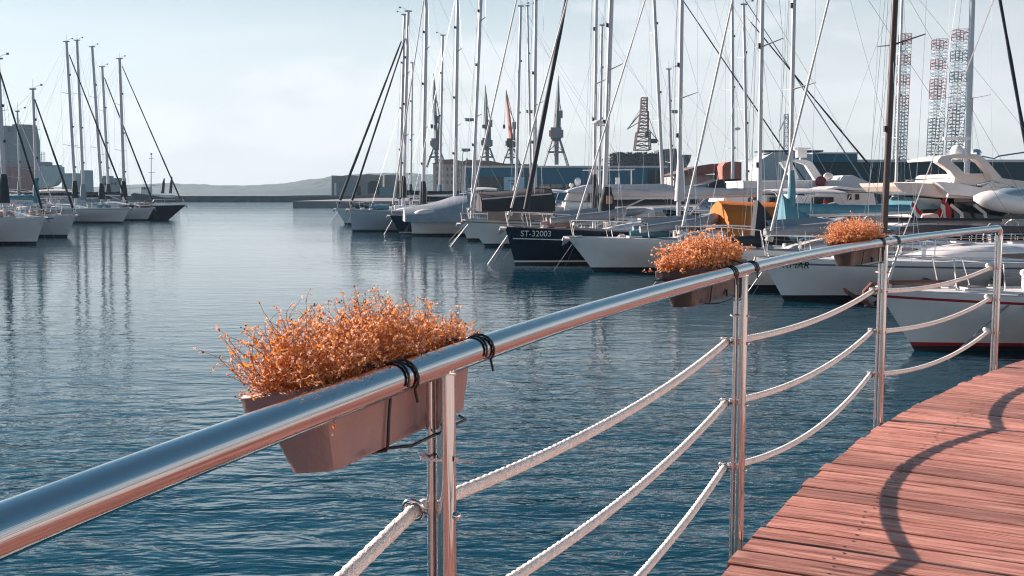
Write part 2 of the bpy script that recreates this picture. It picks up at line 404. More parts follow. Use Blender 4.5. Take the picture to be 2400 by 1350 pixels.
# ruined arsenal hall behind the breakwater
t = thing('ruined_hall', 'roofless grey stone hall with arched openings behind the breakwater', 'building', (at(850,450,338).x,338,1.2))
def child(b, name, m, t, smooth=None):
    b.v = [tuple(Vector(v)-t.location) for v in b.v]; return b.build(name, m, t, smooth)
b = MB(); pxpoly(b, [(777,462),(777,411),(800,412),(820,410),(840,412),(862,408),(885,410),(884,462)], 338, 14); child(b,'wall',stone,t)
b = MB(); pxpoly(b, [(901,462),(901,410),(921,409),(934,411),(934,462)], 341, 12); child(b,'wall',stone,t)
b = MB(); pxbox(b, 789, 832, 427, 337.8, .15, mi=0, yb=441); pxbox(b, 789, 830, 446.5, 337.8, .15, yb=458); child(b,'window',mat('pale_hall_glass',(.14,.22,.25),.4),t)
b = MB(); pxpoly(b, [(836,459),(836,438),(840,434),(845,438),(846,459)], 337.8, .15); child(b,'doorway',mat('dark_opening',(.02,.025,.03),.9),t); b = MB(); pxpoly(b, [(862,453),(862,430),(870,424),(886,424),(888,430),(889,453)], 337.8, .15); child(b,'doorway',mat('dark_opening',(.02,.025,.03),.9),t)
b = MB(); pxbox(b, 783, 788, 429, 337.6, .2, mi=0, yb=458); child(b,'column',trimw,t)
b = MB(); pxbox(b, 890, 925, 438, 336.5, 3); tag(b.build('site_hut', mat('teal_hut_paint',(.10,.22,.25),.6)), 'low teal hut beside the ruined hall', 'hut')

t = thing('harbour_office', 'three storey grey building with hipped brown roof left of the blue shed', 'building', (at(1090,450,275).x,275,1.2))
b = MB(); pxbox(b, 1015, 1065, 383, 275, 12); pxbox(b, 1065, 1260, 385, 277, 10); child(b,'wall',stone2,t)
b = MB(); pxpoly(b, [(1012,383.5),(1040,374),(1062,373),(1085,378),(1095,374),(1150,377),(1180,383),(1262,385.5)], 274, 14); child(b,'roof',roofr,t)
for yy in (392, 407, 423):
    for xx in (1022,1034,1046,1057,1072,1086):
        b = MB(); pxbox(b, xx, xx+5, yy, 274.9 if xx < 1064 else 276.9, .12, yb=yy+8); child(b,'window',glass,t)
b = MB(); pxbox(b, 1092,1096,371,278,1.0,yb=378); child(b,'chimney',stone2,t)

t = thing('boat_shed', 'long blue clad boat shed with a pale roof edge behind the masts', 'building', (at(1320,450,215).x,215,1.2))
b = MB(); pxbox(b, 1092, 1560, 393, 215, 30); child(b,'wall',cyanw,t)
b = MB(); pxbox(b, 1086, 1566, 388.5, 214.7, 31, yb=392.8); pxbox(b,1086,1092,392.9,214.7,.4,yb=452); child(b,'roof_edge',trimw,t)
b = MB(); pxbox(b, 1100,1178,415,214.8,.15,yb=452); child(b,'door',mat('brown_shed_door',(.10,.085,.085),.7,var=.3,vscale=.5),t)
b = MB(); pxbox(b, 1181,1229,415,214.75,.15,yb=446); sg = child(b,'sign_board',mat('pale_blue_board',(.35,.58,.66),.6),t)
b = MB()
for i,(xa,xb,yy) in enumerate([(1192,1210,423),(1196,1204,430),(1200,1206,436)]): pxbox(b, xa,xb,yy,214.70,.04,yb=yy+2)
o = b; o.v = [tuple(Vector(v)-t.location) for v in o.v]; ob = o.build('sign_lettering', dark, sg)
b = MB(); pxbox(b, 1232,1250,396,214.8,.15,yb=452); child(b,'door',darkw,t)
for xx in (1262,1292,1325,1345): b = MB(); pxbox(b, xx,xx+26 if xx!=1325 else xx+14,432,214.8,.12,yb=440); child(b,'window',glass,t)
b = MB(); pxbox(b, 1520,1560,398,214.8,.15,yb=445); child(b,'door',dark,t)

t = thing('long_warehouse', 'very long dark green warehouse with pale eaves on the right', 'building', (at(2100,450,150).x,150,1.2))
b = MB(); pxbox(b, 1800, 2500, 380, 150, 8); child(b,'wall',darkw,t)
b = MB(); pxbox(b, 1998, 2500, 374, 149.7, 9, yb=380); pxbox(b, 1905, 2012, 357, 149.5, 1.0, yb=360); child(b,'roof_edge',trimw,t)
b = MB(); pxbox(b, 1905, 2010, 360, 149.6, 6, yb=379.6); child(b,'upper_wall',cyanw,t)
t = thing('pale_gabled_shed', 'pale sheet metal shed with low gable and dark ridge beside the red brick gatehouse', 'building', (at(1820,450,160).x,142,1.2))
b = MB(); pxpoly(b, [(1778,450),(1778,378),(1812,357),(1862,355),(1905,362),(1905,450)], 142, 7.0); child(b,'wall',mat('pale_blue_cladding',(.46,.52,.55),.5,var=.1,vscale=.3),t)
b = MB(); pxpoly(b, [(1784,352),(1930,352),(1930,355.5),(1784,355.5)], 143, 4); child(b,'roof_ridge',darkw,t)
t = thing('brick_gatehouse', 'small red brick gatehouse with stepped gable behind the boats', 'building', (at(1715,450,135).x,135,1.2))
b = MB(); pxpoly(b, [(1693,450),(1693,390),(1699,382),(1714,378),(1738,380),(1738,450)], 135, 5); child(b,'wall',brickr,t)
b = MB(); pxbox(b, 1711,1717,386,134.9,.1,yb=399); child(b,'window',glass,t)
t = thing('tiled_storehouse', 'low pale storehouse with sloping brown tile roof beside the red gatehouse', 'building', (at(1640,450,140).x,140,1.2))
b = MB(); pxbox(b, 1580,1692,409,140,10); child(b,'wall',stone2,t)
b = MB(); pxpoly(b, [(1575,410),(1640,388),(1668,384),(1695,383),(1695,405),(1640,409)], 139, 12); child(b,'roof',roofr,t)

# left shore
t = thing('west_warehouse', 'pale boxy warehouse left of the harbour mouth behind the masts', 'building', (at(180,450,330).x,330,1.2))
b = MB(); pxbox(b, 144,196,406,330,4); pxbox(b, 188,209,399,328,3); child(b,'wall',shipl,t)
b = MB(); pxbox(b, 169,174,412,329.8,.15,yb=433); child(b,'door',trimw,t)
t = thing('port_offices', 'grey two storey port office behind the left yachts', 'building', (at(265,450,340).x,340,1.2))
b = MB(); pxbox(b, 232,282,417,340,5); pxbox(b, 240,258,412,341,3); child(b,'wall',mat('blue_grey_render',(.20,.27,.30),.8,var=.2,vscale=.3),t)
for i in range(6): b = MB(); pxbox(b, 236+i*8,240+i*8,428,339.9,.1,yb=433); child(b,'window',glass,t)

# ships on the left
t = thing('cargo_ship', 'big grey and dull red ship superstructure high above the left yachts', 'ship', (at(50,450,400).x,400,1.2))
b = MB(); pxpoly(b, [(-60,392),(-60,340),(0,336),(8,295),(17,294),(18,310),(27,309),(29,291),(72,292),(80,330),(82,392)], 400, 5); child(b,'superstructure',shipg,t)
b = MB(); pxpoly(b, [(-60,455),(-60,391),(84,391),(86,420),(80,455)], 399, 7); child(b,'hull',shipr,t)
t = thing('small_ship_on_slip', 'pale green grey ship stern raised on blocks behind the left masts', 'ship', (at(115,450,380).x,380,1.2))
b = MB(); pxpoly(b, [(86,440),(86,390),(100,388),(141,390),(142,410),(136,425),(126,436),(104,441)], 380, 4, 0, .04, 2); child(b,'hull',shipl,t)
b = MB(); pxbox(b, 92,106,379,382,6,yb=390); pxbox(b,114,140,387,383,2,yb=391); child(b,'wheelhouse',shipg,t)
b = MB(); pxbox(b, 98,112,440,382,5,yb=450); child(b,'keel_block',dark,t)
b = MB()
for xx in (94,97,101,105): b.tube(at(xx,378,384), at(xx,356,384), .1, n=5)
b.tube(at(90,362,384), at(104,361,384), .1, n=5); child(b,'mast',wire,t)

# unfinished hull with derrick
t = thing('unfinished_ship', 'dark unfinished ship hull with open scaffolded decks on the slipway', 'ship', (at(1530,450,380).x,380,1.2))
b = MB(); pxpoly(b, [(1545,450),(1548,350),(1585,347),(1588,362),(1622,362),(1618,378),(1606,400),(1590,450)], 380, 18, 0, .03, 2); child(b,'bow',shipd,t)
b = MB()
for k, (xa, yy) in enumerate([(1430,361),(1432,368),(1428,374),(1420,381),(1405,388)]):
    pxbox(b, xa, 1550, yy, 382, 14, yb=yy+2.2)
for i in range(26): x = 1436+i*4.4; pxbox(b, x, x+1.6+random.random(), 355+random.uniform(0,5), 383, 12, yb=452)
child(b,'scaffold_deck',shipd,t)
def lattice(b, pts_lo, pts_hi, nseg, r, mi=0, cross=True):
    """square lattice column between 4 base corners and 4 top corners"""
    L0 = [Vector(p) for p in pts_lo]; L1 = [Vector(p) for p in pts_hi]
    for i in range(4): b.tube(L0[i], L1[i], r*1.5, n=4, mi=mi)
    for s_ in range(nseg+1):
        a = s_/nseg
        P = [L0[i].lerp(L1[i], a) for i in range(4)]
        for i in range(4): b.tube(P[i], P[(i+1)%4], r, n=3, mi=mi)
        if cross and s_ < nseg:
            Q = [L0[i].lerp(L1[i], (s_+1)/nseg) for i in range(4)]
            for i in range(4): b.tube(P[i], Q[(i+1)%4] if s_%2 else Q[(i-1)%4], r*.8, n=3, mi=mi)
def corners(c, wx, wy, z): return [(c.x-wx/2,c.y-wy/2,z),(c.x+wx/2,c.y-wy/2,z),(c.x+wx/2,c.y+wy/2,z),(c.x-wx/2,c.y+wy/2,z)]
t = thing('derrick_tower', 'rust red lattice derrick tower standing over the unfinished ship', 'derrick', (at(1507,450,375).x,375,1.2))
b = MB(); c0 = at(1505,352,375); c1 = at(1510,228,375)
zz = [at(1507,y,375).z for y in (352,310,262,229)]
lattice(b, corners(c0,5.4,5,zz[0]), corners(at(1507,310,375),4.4,4.4,zz[1]), 4, .16)
lattice(b, corners(at(1507,310,375),3.4,3.4,zz[1]), corners(at(1510,262,375),2.6,3,zz[2]), 6, .14)
lattice(b, corners(at(1509,262,375),2.2,2.4,zz[2]), corners(c1,2.0,2,zz[3]), 5, .13)
child(b,'lattice',mat('dark_rust_paint',(.15,.075,.06),.7,var=.5,vscale=.2),t)
b = MB(); b.tube(at(1504,262,375), at(1470,303,375), .22, n=4); b.tube(at(1500,285,375), at(1470,303,375), .15, n=4); b.tube(at(1505,250,375), at(1478,292,375), .1, n=4); child(b,'jib',craneg,t)
b = MB(); pxbox(b,1513,1521,308,373,3,yb=322); pxbox(b,1525,1540,325,376,3,yb=335); child(b,'cab',shipd,t)
b = MB(); b.tube(at(1516,262,375), at(1546,345,375), .1, n=4); b.tube(at(1518,300,375), at(1544,332,375), .15, n=4); child(b,'stay',craneg,t)

# harbour cranes
def crane(cx0, ytop, yhouse, ylegs, ybase, lean, Y, label, jibm, scale=1.0):
    t = thing('harbour_crane', label, 'crane', (at(cx0,450,Y).x, Y, 1.2), 0, 'tall shipyard cranes behind the blue shed')
    u = Y/F
    b = MB(); hb = at(cx0,ylegs,Y); sp_ = 13*u*scale
    for sx in (-1,1):
        for sy in (-1,1):
            b.tube((hb.x+sx*sp_*.55,Y+sy*sp_*.5,hb.z),(hb.x+sx*sp_*1.75,Y+sy*sp_*1.3,at(cx0,ybase,Y).z-.5),.28,n=4)
    zt = [hb.z, (hb.z+at(cx0,ybase,Y).z)/2]
    for q_, z in enumerate(zt):
        k = .62 if q_ == 0 else 1.15
        P = corners(Vector((hb.x,Y,0)), 2*sp_*k, 1.7*sp_*k, z)
        for i in range(4): b.tube(P[i], P[(i+1)%4], .22, n=4)
    P = corners(Vector((hb.x,Y,0)), 2*sp_*1.15, 1.7*sp_*1.15, zt[1]); P2 = corners(Vector((hb.x,Y,0)), 2*sp_*.6, 1.7*sp_*.6, zt[0])
    for i in range(4): b.tube(P[i], P2[(i+1)%4], .12, n=3)
    child(b,'portal',craneg,t)
    b = MB(); b.tube(at(cx0+1,ybase,Y), at(cx0,yhouse,Y), 4.2*u*scale, 5.5*u*scale, n=10); child(b,'column',craneg,t)
    b = MB(); hw = 10*u*scale; c = at(cx0,(yhouse-10),Y); b.box(c,(2*hw,3.5,20*u*scale)); b.box(c+Vector((hw*1.1,0,-.2)),(hw*.5,2.5,14*u*scale)); child(b,'machine_house',shipg if jibm is craneg else shipd,t)
    b = MB(); b.box(c+Vector((-hw*1.15,0,-.1)),(hw*.35,2.2,11*u*scale)); child(b,'cab',craner,t)
    top = at(cx0+lean,ytop,Y); j0 = at(cx0,yhouse-18,Y); mid = at(cx0+lean*.55,(ytop+yhouse)/2-20,Y)
    b = MB(); b.path([j0, j0.lerp(top,.45), j0.lerp(top,.85), top],[5*u*scale,4*u*scale,2*u*scale,.6*u],n=4)
    child(b,'jib',jibm,t)
    b = MB(); kn = at(cx0+8*scale,(yhouse*1.25+ytop*.75)/2,Y); b.path([j0+Vector((.8,0,0)),kn],[4*u*scale,1.5*u],n=4); b.tube(kn,top,.10,n=4); b.tube(kn+Vector((.5,0,0)), j0.lerp(top,.7),.10,n=4); b.box(kn,(1.4,1.5,2.2)); child(b,'back_mast',craneg,t)
    b = MB(); b.tube(top,(top.x-.6,Y,j0.z+4),.07,n=3); b.box((top.x-.6,Y,j0.z+4),(.7,.7,1.2)); child(b,'hook',dark,t)
crane(1022,172,345,348,388,-6,330,'dark harbour crane with near vertical jib, leftmost of the cranes',craneg)
crane(1141,198,344,348,388,-4,345,'slim dark harbour crane between the leftmost crane and the red jib crane',craneg)
crane(1198,210,345,350,388,-12,335,'harbour crane with a sunlit salmon red jib',craner)
crane(1303,178,322,327,386,6,320,'big grey harbour crane on splayed legs right of the red jib crane',craneg,1.25)
t = thing('harbour_crane','small faint crane far off behind the right hand masts','crane',(at(1840,450,520).x,520,1.2))
b = MB(); lattice(b, corners(at(1843,350,520),2.2,2.2,at(1843,352,520).z), corners(at(1843,270,520),1.8,1.8,at(1843,268,520).z), 8, .12); child(b,'tower',craneg,t)
b = MB(); b.tube(at(1843,272,520), at(1826,308,520), .35, n=4); b.tube(at(1826,308,520), at(1828,345,520), .12, n=4); child(b,'jib',craneg,t)

# jack-up rig legs
stripes = [mat('faded_red_steel',(.20,.06,.09),.6), mat('pale_blue_steel',(.45,.56,.62),.6), mat('dark_blue_steel',(.06,.11,.14),.6)]
def rigleg(xp, ytop, wpx, Y, label, seq):
    t = thing('rig_leg', label, 'rig leg', (at(xp,450,Y).x,Y,1.2), 0, 'tall striped lattice legs of a drilling rig')
    zt = at(xp,ytop,Y).z; z = 1.0; n = 16; wx = wpx*Y/F
    for i in range(n):
        za = 1+(zt-1)*i/n; zb = 1+(zt-1)*(i+1)/n; k = seq(i, n)
        b = MB(); c = Vector((at(xp,450,Y).x + (zb)*.012, Y, 0))
        lattice(b, corners(c,wx,wx,za+.02), corners(c,wx,wx,zb), 3, .13 if k != 1 else .11)
        mx_ = c.x; b.tube((mx_,Y,za),(mx_,Y,zb),.25,n=4)
        child(b,'lattice_section',stripes[k],t)
def sq(i,n):
    if i < 7: return 2
    return {0:1,1:0,2:1,3:0,4:1,5:1,6:0,7:0,8:0}.get((i-7)%9,1)
rigleg(2105,80,22,470,'striped lattice rig leg close beside the dark mast',lambda i,n: 2 if i<9 else (0 if i%2 else 1))
rigleg(2186,93,27,470,'red and white lattice rig leg, middle one of the three',lambda i,n: 2 if i<8 else (0 if i in (10,11,13,15) else 1))
rigleg(2232,70,28,470,'tallest rig leg, red at its top, left of the big white mast',lambda i,n: 2 if i<9 else (0 if i>14 else (2 if i in (11,13) else 1)))
rigleg(2262,232,10,520,'short thin lattice tower with a red head beside the big white mast',lambda i,n: 0 if i>13 else 1)

# tug alongside the breakwater
t = thing('work_boat','old work boat with dark hull, white wheelhouse and two furled dark sails by the breakwater','boat',(at(360,470,250).x,250,0))
b = MB(); pxpoly(b,[(303,455),(310,452),(345,456),(385,463),(412,463),(412,473),(395,475),(330,475),(308,462)],250,3.5,0,.06,.6); child(b,'hull',navy2,t)
b = MB(); pxpoly(b,[(329,458),(330,438),(333,436),(349,437),(350,455),(382,456),(404,457),(404,464),(350,463)],250.6,2.2,0,.03,.2); child(b,'wheelhouse',gel,t)
b = MB()
for x in (331.5,336.5,341.5): pxbox(b,x,x+3.4,439.5,250.5,.1,yb=444)
child(b,'window',glass,t)
b = MB(); b.tube(at(354,455,251.5),at(354.5,362,251.5),.12,.07,n=6); b.tube(at(347,404,251.5),at(364,404,251.5),.05,n=4); b.tube(at(350,371,251.5),at(360,371,251.5),.06,n=4); b.ball(at(354.5,361,251.5),.25,8,5); child(b,'mast',wire,t)
for xx,tp in ((384,418),(402,414)):
    b = MB(); b.path([at(xx-3,453,251),at(xx-1,430,251),at(xx+1,tp,251)],[.42,.36,.14],n=7); child(b,'furled_sail',saild,t)

# street lamps on the quay
def lamp(px,py,Y,label,dx):
    t = thing('street_lamp',label,'lamp',(at(px+dx,450,Y).x,Y,1.2),0,'lamps on the quay')
    b = MB(); h = at(px,py,Y); bx_ = at(px+dx,450,Y).x
    b.path([(bx_,Y,1.0),(bx_,Y,h.z-1.0),(bx_+(h.x-bx_)*.35,Y,h.z-.2),(h.x,Y,h.z)],[.12,.09,.07,.06],n=6); child(b,'pole',alu,t)
    b = MB(); b.ball(h,(.95,.5,.32),10,6); b.box(h+Vector((0,0,.25)),(1.7,.7,.14)); child(b,'lamp_head',coverg,t)
lamp(1100,281,208,'round headed quay lamp high beside the mast over the brown covered yacht',16)
lamp(1092,352,209,'lower quay lamp on a curved arm above the stone building',-8)
lamp(1243,262,208,'flat headed quay lamp left of the thick steel crane mast',14)
lamp(1583,262,208,'double floodlight lamp between two right hand masts',10)

# ------------------------------------------------------------------ sailing boats
def hull_mesh(L, B, fb, rake, mats, stripe_lo=.10, stripe_hi=.17, sheer_band=0.0, transom=.55, full=.5, n=26):
    """bow at x=rake, waterline stem at x=0, stern at -L. mats: bottom, boot, topside, sheer"""
    f0, f1, f2 = fb
    def sheer(t): return f0*(1-t)**2 + 2*f1*.97*t*(1-t) + f2*t*t if True else 0
    def beam(t):
        k = math.sin(min(1, t/full)*math.pi/2)**.72 if t < full else 1-(1-transom)*((t-full)/(1-full))**2.2
        return max(.012, B/2*k)
    rings = []; 
    for i in range(n+1):
        t = (i/n)**1.35; s = sheer(t); bm = beam(t)
        zs = [-.35, .0, stripe_lo, stripe_hi, s*.30+.1, s*.52+.06, s*.75, s-.10-sheer_band, s-.10, s-.03, s]
        hs = []
        for z in zs:
            v = max(0, (z+.35)/(s+.35)); w_ = (1-(1-v)**2.1); w_ = w_*(.80+.20*v)
            bw = bm*w_*min(1, .35+.65*v+.9*t)
            x = -t*L + rake*(max(0,z)/s)**1.05*(1-t)**3.0 + .25*(z/s)*(-1 if False else 1)*(t**6)
            hs.append((x, bw, z))
        rings.append([(x,-y,z) for x,y,z in hs[::-1]] + [(x,y,z) for x,y,z in hs])
    return rings, sheer, beam
def build_hull(root, L, B, fb, rake, hm, boot, anti, sheerm=None, band=0.0, **kw):
    rings, sheer, beam = hull_mesh(L, B, fb, rake, None, sheer_band=band, **kw)
    m = len(rings[0]); h = m//2
    b = MB(); vs = [v for r in rings for v in r]; b.v = vs
    rowmat = [0,0,1,2,2,2,2,3,2,2]   # from bottom
    for i in range(len(rings)-1):
        for j in range(m-1):
            if j == h-1: row = 0
            else: row = (h-2-j) if j < h-1 else (j-h)
            mi = rowmat[min(max(row,0),9)] if j != h-1 else 0
            if mi == 3 and not (sheerm and band): mi = 2
            b.f.append((i*m+j, i*m+j+1, (i+1)*m+j+1, (i+1)*m+j)); b.m.append(mi)
    k = (len(rings)-1)*m; b.f.append(tuple(k+j for j in range(m))); b.m.append(2)
    hull = b.build('hull', [anti, boot, hm, sheerm or hm], root, 40)
    # deck with a little camber
    d = MB(); dr = []
    for r in rings:
        a, c = Vector(r[0]), Vector(r[-1]); bw = c.y
        dr.append([(a.x, a.y+.015*(1 if bw>.05 else 0), a.z-.025),(a.x, a.y*.5, a.z-.025+bw*.035),(a.x,0,a.z-.025+bw*.05),(a.x,c.y*.5,a.z-.025+bw*.035),(a.x,c.y-.015*(1 if bw>.05 else 0),a.z-.025)])
    d.loft(dr, caps=False); d.build('deck', deckm, root, 40)
    return hull, sheer, beam

def loft_house(b, x0, x1, wf, wa, h, z0f, z0a, n=10, slope=.35, roundk=.75):
    """rounded coachroof from x0 (front) to x1 (aft)"""
    rings = []
    for i in range(n+1):
        s_ = i/n; x = x0+(x1-x0)*s_; w_ = (wf+(wa-wf)*min(1,s_*1.6))/2; z0 = z0f+(z0a-z0f)*s_
        hh = h*min(1,(s_/slope))**.7 if s_ < slope else h
        if i == n: hh = h*.98
        hh = max(hh,.02)
        rings.append([(x,-w_,z0-.05),(x,-w_*.97,z0+hh*.72),(x,-w_*.86,z0+hh*.95),(x,-w_*.4,z0+hh*1.08),(x,w_*.4,z0+hh*1.08),(x,w_*.86,z0+hh*.95),(x,w_*.97,z0+hh*.72),(x,w_,z0-.05)])
    b.loft(rings); return b
def arch_hood(b, x0, x1, w, h, z, n=6):
    rings = []
    for i in range(n+1):
        s_ = i/n; x = x0+(x1-x0)*s_; hh = max(.03,h*math.sin(s_*math.pi/2)**.8); ww = w/2*(.82+.18*s_)
        rings.append([(x, -ww*math.cos(a), z+hh*math.sin(a)**.6) for a in [math.pi*k/12 for k in range(13)]])
    b.loft(rings, caps=False); return b

G_R = 'sailing yachts moored bows out on the right'
G_L = 'sailing yachts moored on the left'
def yacht(label, bow, a, L, B, fb, rake, hm=gel, boot=navy, anti=black, sheerm=None, band=0.0, mast=None, Hm=None, mw=8, mastm=alu,
          jib=None, jibr=.055, boomc=None, boomL=.36, boomz=None, hood=saild, cover=None, group=G_R, lod=1, spreads=2, cabin=gel, seedn=0,
          jibtop=.96, lines=2, radar=None, ports=False, pix_bow=None, hoodon=True, lean=None, flag=None, mizzen=False, bim=True, clutter=True, collar=True):
    rnd = random.Random(seedn+17)
    P = gnd(bow[0], bow[1], 0.0); P.z = 0
    t = thing('sailing_yacht', label, 'yacht', P, R(a), group)
    t['L'] = L
    del t['L']
    ca, sa = math.cos(R(a)), math.sin(R(a))
    def W(x, y, z): return Vector((P.x+x*ca-y*sa, P.y+x*sa+y*ca, z))
    hull, sheer, beam = build_hull(t, L, B, fb, rake, hm, boot, anti, sheerm, band)
    S = lambda x: sheer(min(1,max(0,-x/L)))
    BM = lambda x: beam(min(1,max(0.02,-x/L)))
    # toe rail
    b = MB()
    for s_ in (-1,1):
        pts = []
        for i in range(17):
            x = -L*(i/16)**1.2; tt = -x/L; xx = x+rake*(1-tt)**3; pts.append((xx, s_*max(0,BM(x)-.02), S(x)+.012))
        b.path(pts, .018, n=4)
    b.build('toe_rail', alu if hm is not navy else teak, t)
    # coachroof
    x0, x1 = -.24*L, -.64*L; h = .30+L*.010
    b = MB(); loft_house(b, x0, x1, B*.30, B*.60, h, S(x0)-.02, S(x1)-.02); cr_ = b.build('coachroof', cabin, t, 35)
    for s_ in (-1,1):
        b = MB(); xa, xb = x0-.16*L, x1+.06*L; n=8; V=[]
        wy = lambda x: ((B*.30+(B*.60-B*.30)*min(1,((x-x0)/(x1-x0))*1.6))/2)*.985+.012
        for i in range(n+1):
            x = xa+(xb-xa)*i/n; k = math.sin(math.pi*min(max(i/n,.02),.98))**.35; zc = S(x)+h*.36
            V += [(x, s_*wy(x), zc-.06*k*L/11),(x, s_*(wy(x)-.006), zc+.065*k*L/11)]
        b.add(V, [(2*i,2*i+1,2*i+3,2*i+2) for i in range(n)]); b.build('window', glass, t)
    if lod >= 2:
        for xx in (-.12*L, -.36*L, -.48*L):
            zz = (S(xx)+.02) if xx > x0 else S(xx)+h*1.06
            b = MB(); b.box((xx,0,zz+.03),(.5,.5,.06)); b.box((xx,0,zz+.066),(.42,.42,.012),mi=1); b.build('hatch',[alu,glass],t)
        b = MB()
        for s_ in (-1,1):
            b.path([(x0-.1*L+(x1+.12*L-x0)*q_/6, s_*B*.2, S(x0)+h*1.08+.05) for q_ in range(7)], .014, n=4)
        b.build('grab_rail', teak, t)
    # cockpit coaming and seats
    b = MB(); xc = -.80*L
    for s_ in (-1,1): b.box((xc, s_*BM(xc)*.72, S(xc)+.10), (.28*L,.16,.22))
    b.box((-.66*L,0,S(-.66*L)+.14),(.05,B*.5,.3)); b.build('cockpit_coaming', gel, t)
    b = MB(); b.ring((-.86*L,0,S(-.86*L)+.62),(1,0,.25),.42,.02,n=20,k=5); b.tube((-.86*L,0,S(-.86*L)),(-.85*L,0,S(-.86*L)+.62),.07,n=6)
    for q_ in range(5): a_=q_*math.pi*2/5; b.tube((-.86*L,0,S(-.86*L)+.62),(-.86*L,.42*math.cos(a_),S(-.86*L)+.62+.42*math.sin(a_)),.01,n=3)
    b.build('steering_wheel', steel, t)
    if hood is saild: hood = rnd.choice((saild,coverl,sailw,sailw,navy2))
    if hoodon:
        b = MB(); arch_hood(b, x1+.6, x1-.75, B*.56, .62, S(x1)+h*.75); b.build('spray_hood', hood, t, 50)
    # pulpit, pushpit, stanchions, lifelines
    b = MB(); fz = S(0); hx = rake*.92
    pl = [(-1.5*L/11,BM(-1.5*L/11)-.05,S(-1.5)+.58),(-.5,BM(-.5)*.8+.08,fz+.60),(hx*.9+.05,.13,fz+.62),(hx*.9+.05,-.13,fz+.62),(-.5,-BM(-.5)*.8-.08,fz+.60),(-1.5*L/11,-BM(-1.5*L/11)+.05,S(-1.5)+.58)]
    b.path(pl, .014, n=5)
    for p_ in (pl[0],pl[1],pl[2],pl[3],pl[4],pl[5]): b.tube(p_,(p_[0]-.12,p_[1]*.85,fz+.0),.013,n=5)
    b.build('pulpit', steel, t)
    b = MB(); xs_ = -L+.15
    pp = [(xs_+1.2,BM(-L+1.2)-.04,S(-L)+.60),(xs_,BM(-L)*.9,S(-L)+.60),(xs_,-BM(-L)*.9,S(-L)+.60),(xs_+1.2,-BM(-L+1.2)+.04,S(-L)+.60)]
    b.path(pp, .014, n=5)
    for p_ in pp: b.tube(p_,(p_[0],p_[1],S(-L)),.013,n=5)
    b.build('pushpit', steel, t)
    nst = 5 if lod < 2 else 6
    lpos = []
    for k in range(nst):
        x = -1.5*L/11 - (L-1.5*L/11-1.3)*(k+1)/(nst+1); lpos.append(x)
        for s_ in (-1,1):
            b = MB(); b.tube((x, s_*(BM(x)-.05), S(x)),(x, s_*(BM(x)-.04), S(x)+.60),.013,n=5); b.build('stanchion', steel, t)
    for s_ in (-1,1):
        b = MB()
        for hh in (.32,.59): b.path([(x, s_*(BM(x)-.04), S(x)+hh) for x in [-1.5*L/11]+lpos+[-L+1.3]], .006, n=3)
        b.build('lifeline', wire, t)
    # anchor on the bow roller
    b = MB(); b.box((hx*.95,0,fz-.01),(.5,.12,.08)); b.build('bow_roller', steel, t)
    b = MB(); b.path([(hx-.5,0,fz+.05),(hx+.22,0,fz+.02),(hx+.26,0,fz-.14)],.022,n=5)
    b.add([(hx+.30,0,fz-.34),(hx+.05,-.13,fz-.16),(hx+.24,0,fz-.10),(hx+.05,.13,fz-.16)],[(0,1,2),(0,2,3),(1,3,2),(0,3,1)]); b.build('anchor', galv, t)
    for s_ in (-1,1):
        b = MB(); b.tube((x0-.02*L,s_*B*.16,S(x0)+.05),(x0-.02*L,s_*B*.16,S(x0)+.30),.05,n=7); b.ball((x0-.02*L,s_*B*.16,S(x0)+.34),(.10,.08,.08),8,6); b.build('deck_vent', gel if rnd.random()<.6 else steel, t)
        b = MB(); b.tube((-.72*L,s_*BM(-.72*L)*.74,S(-.72*L)+.2),(-.72*L,s_*BM(-.72*L)*.74,S(-.72*L)+.36),.075,.06,n=9); b.build('winch', steel, t)
    if rnd.random() < .75:
        s_ = 1 if ca < 0 else -1; b = MB(); b.ring((-L+.55,s_*(BM(-L+.5)-.02),S(-L)+.42),(0,1,0),.22,.065,n=16,k=6); b.build('lifebuoy', rnd.choice((orange,sailw,sailw)), t, 60)
    if bim and rnd.random() < .55:
        xa, xb = x1-.9, -L+1.6; zb_ = S(-L)+1.95; b = MB(); rg_=[]
        for q_ in range(6): s_=q_/5; rg_.append([(xa+(xb-xa)*s_, B*.40*math.sin(a_), zb_-.22+.22*math.cos(a_)+.06*math.sin(s_*math.pi)) for a_ in [math.pi/2*(u_/4) for u_ in range(-4,5)]])
        b.loft(rg_, caps=False); bi_ = b.build('bimini', rnd.choice((saild,coverl,sailw,navy2)), t, 50)
        b = MB()
        for xx in (xa+.1,(xa+xb)/2,xb-.1):
            b.path([(xx*.5+(xa+xb)/4, B*.40*1.02, S(-L)+.2)]+[(xx, B*.405*math.sin(a_), zb_-.24+.22*math.cos(a_)) for a_ in [math.pi/2*(u_/4) for u_ in range(4,-5,-1)]]+[(xx*.5+(xa+xb)/4, -B*.40*1.02, S(-L)+.2)], .014, n=5)
        b.build('bimini_frame', steel, bi_)
    for q_ in range(2):
        xx = -L*rnd.uniform(.06,.2); b = MB(); b.path([(xx+.18*math.cos(a_*.9)*(1-.04*a_), .25*(1-2*q_)+.18*math.sin(a_*.9)*(1-.04*a_), S(xx)+.03+.008*a_) for a_ in range(15)], .02, n=5); b.build('coiled_rope', wirew, t)
    if clutter and rnd.random() < .5:
        b = MB(); xx=-L*rnd.uniform(.10,.17); b.path([(xx+.7,0,S(xx)+.16),(xx,.1,S(xx)+.22),(xx-.8,.05,S(xx)+.16)],[.12,.2,.13],n=8); b.build('sail_bag', rnd.choice((saild,sailt,sailw,covert)), t, 60)
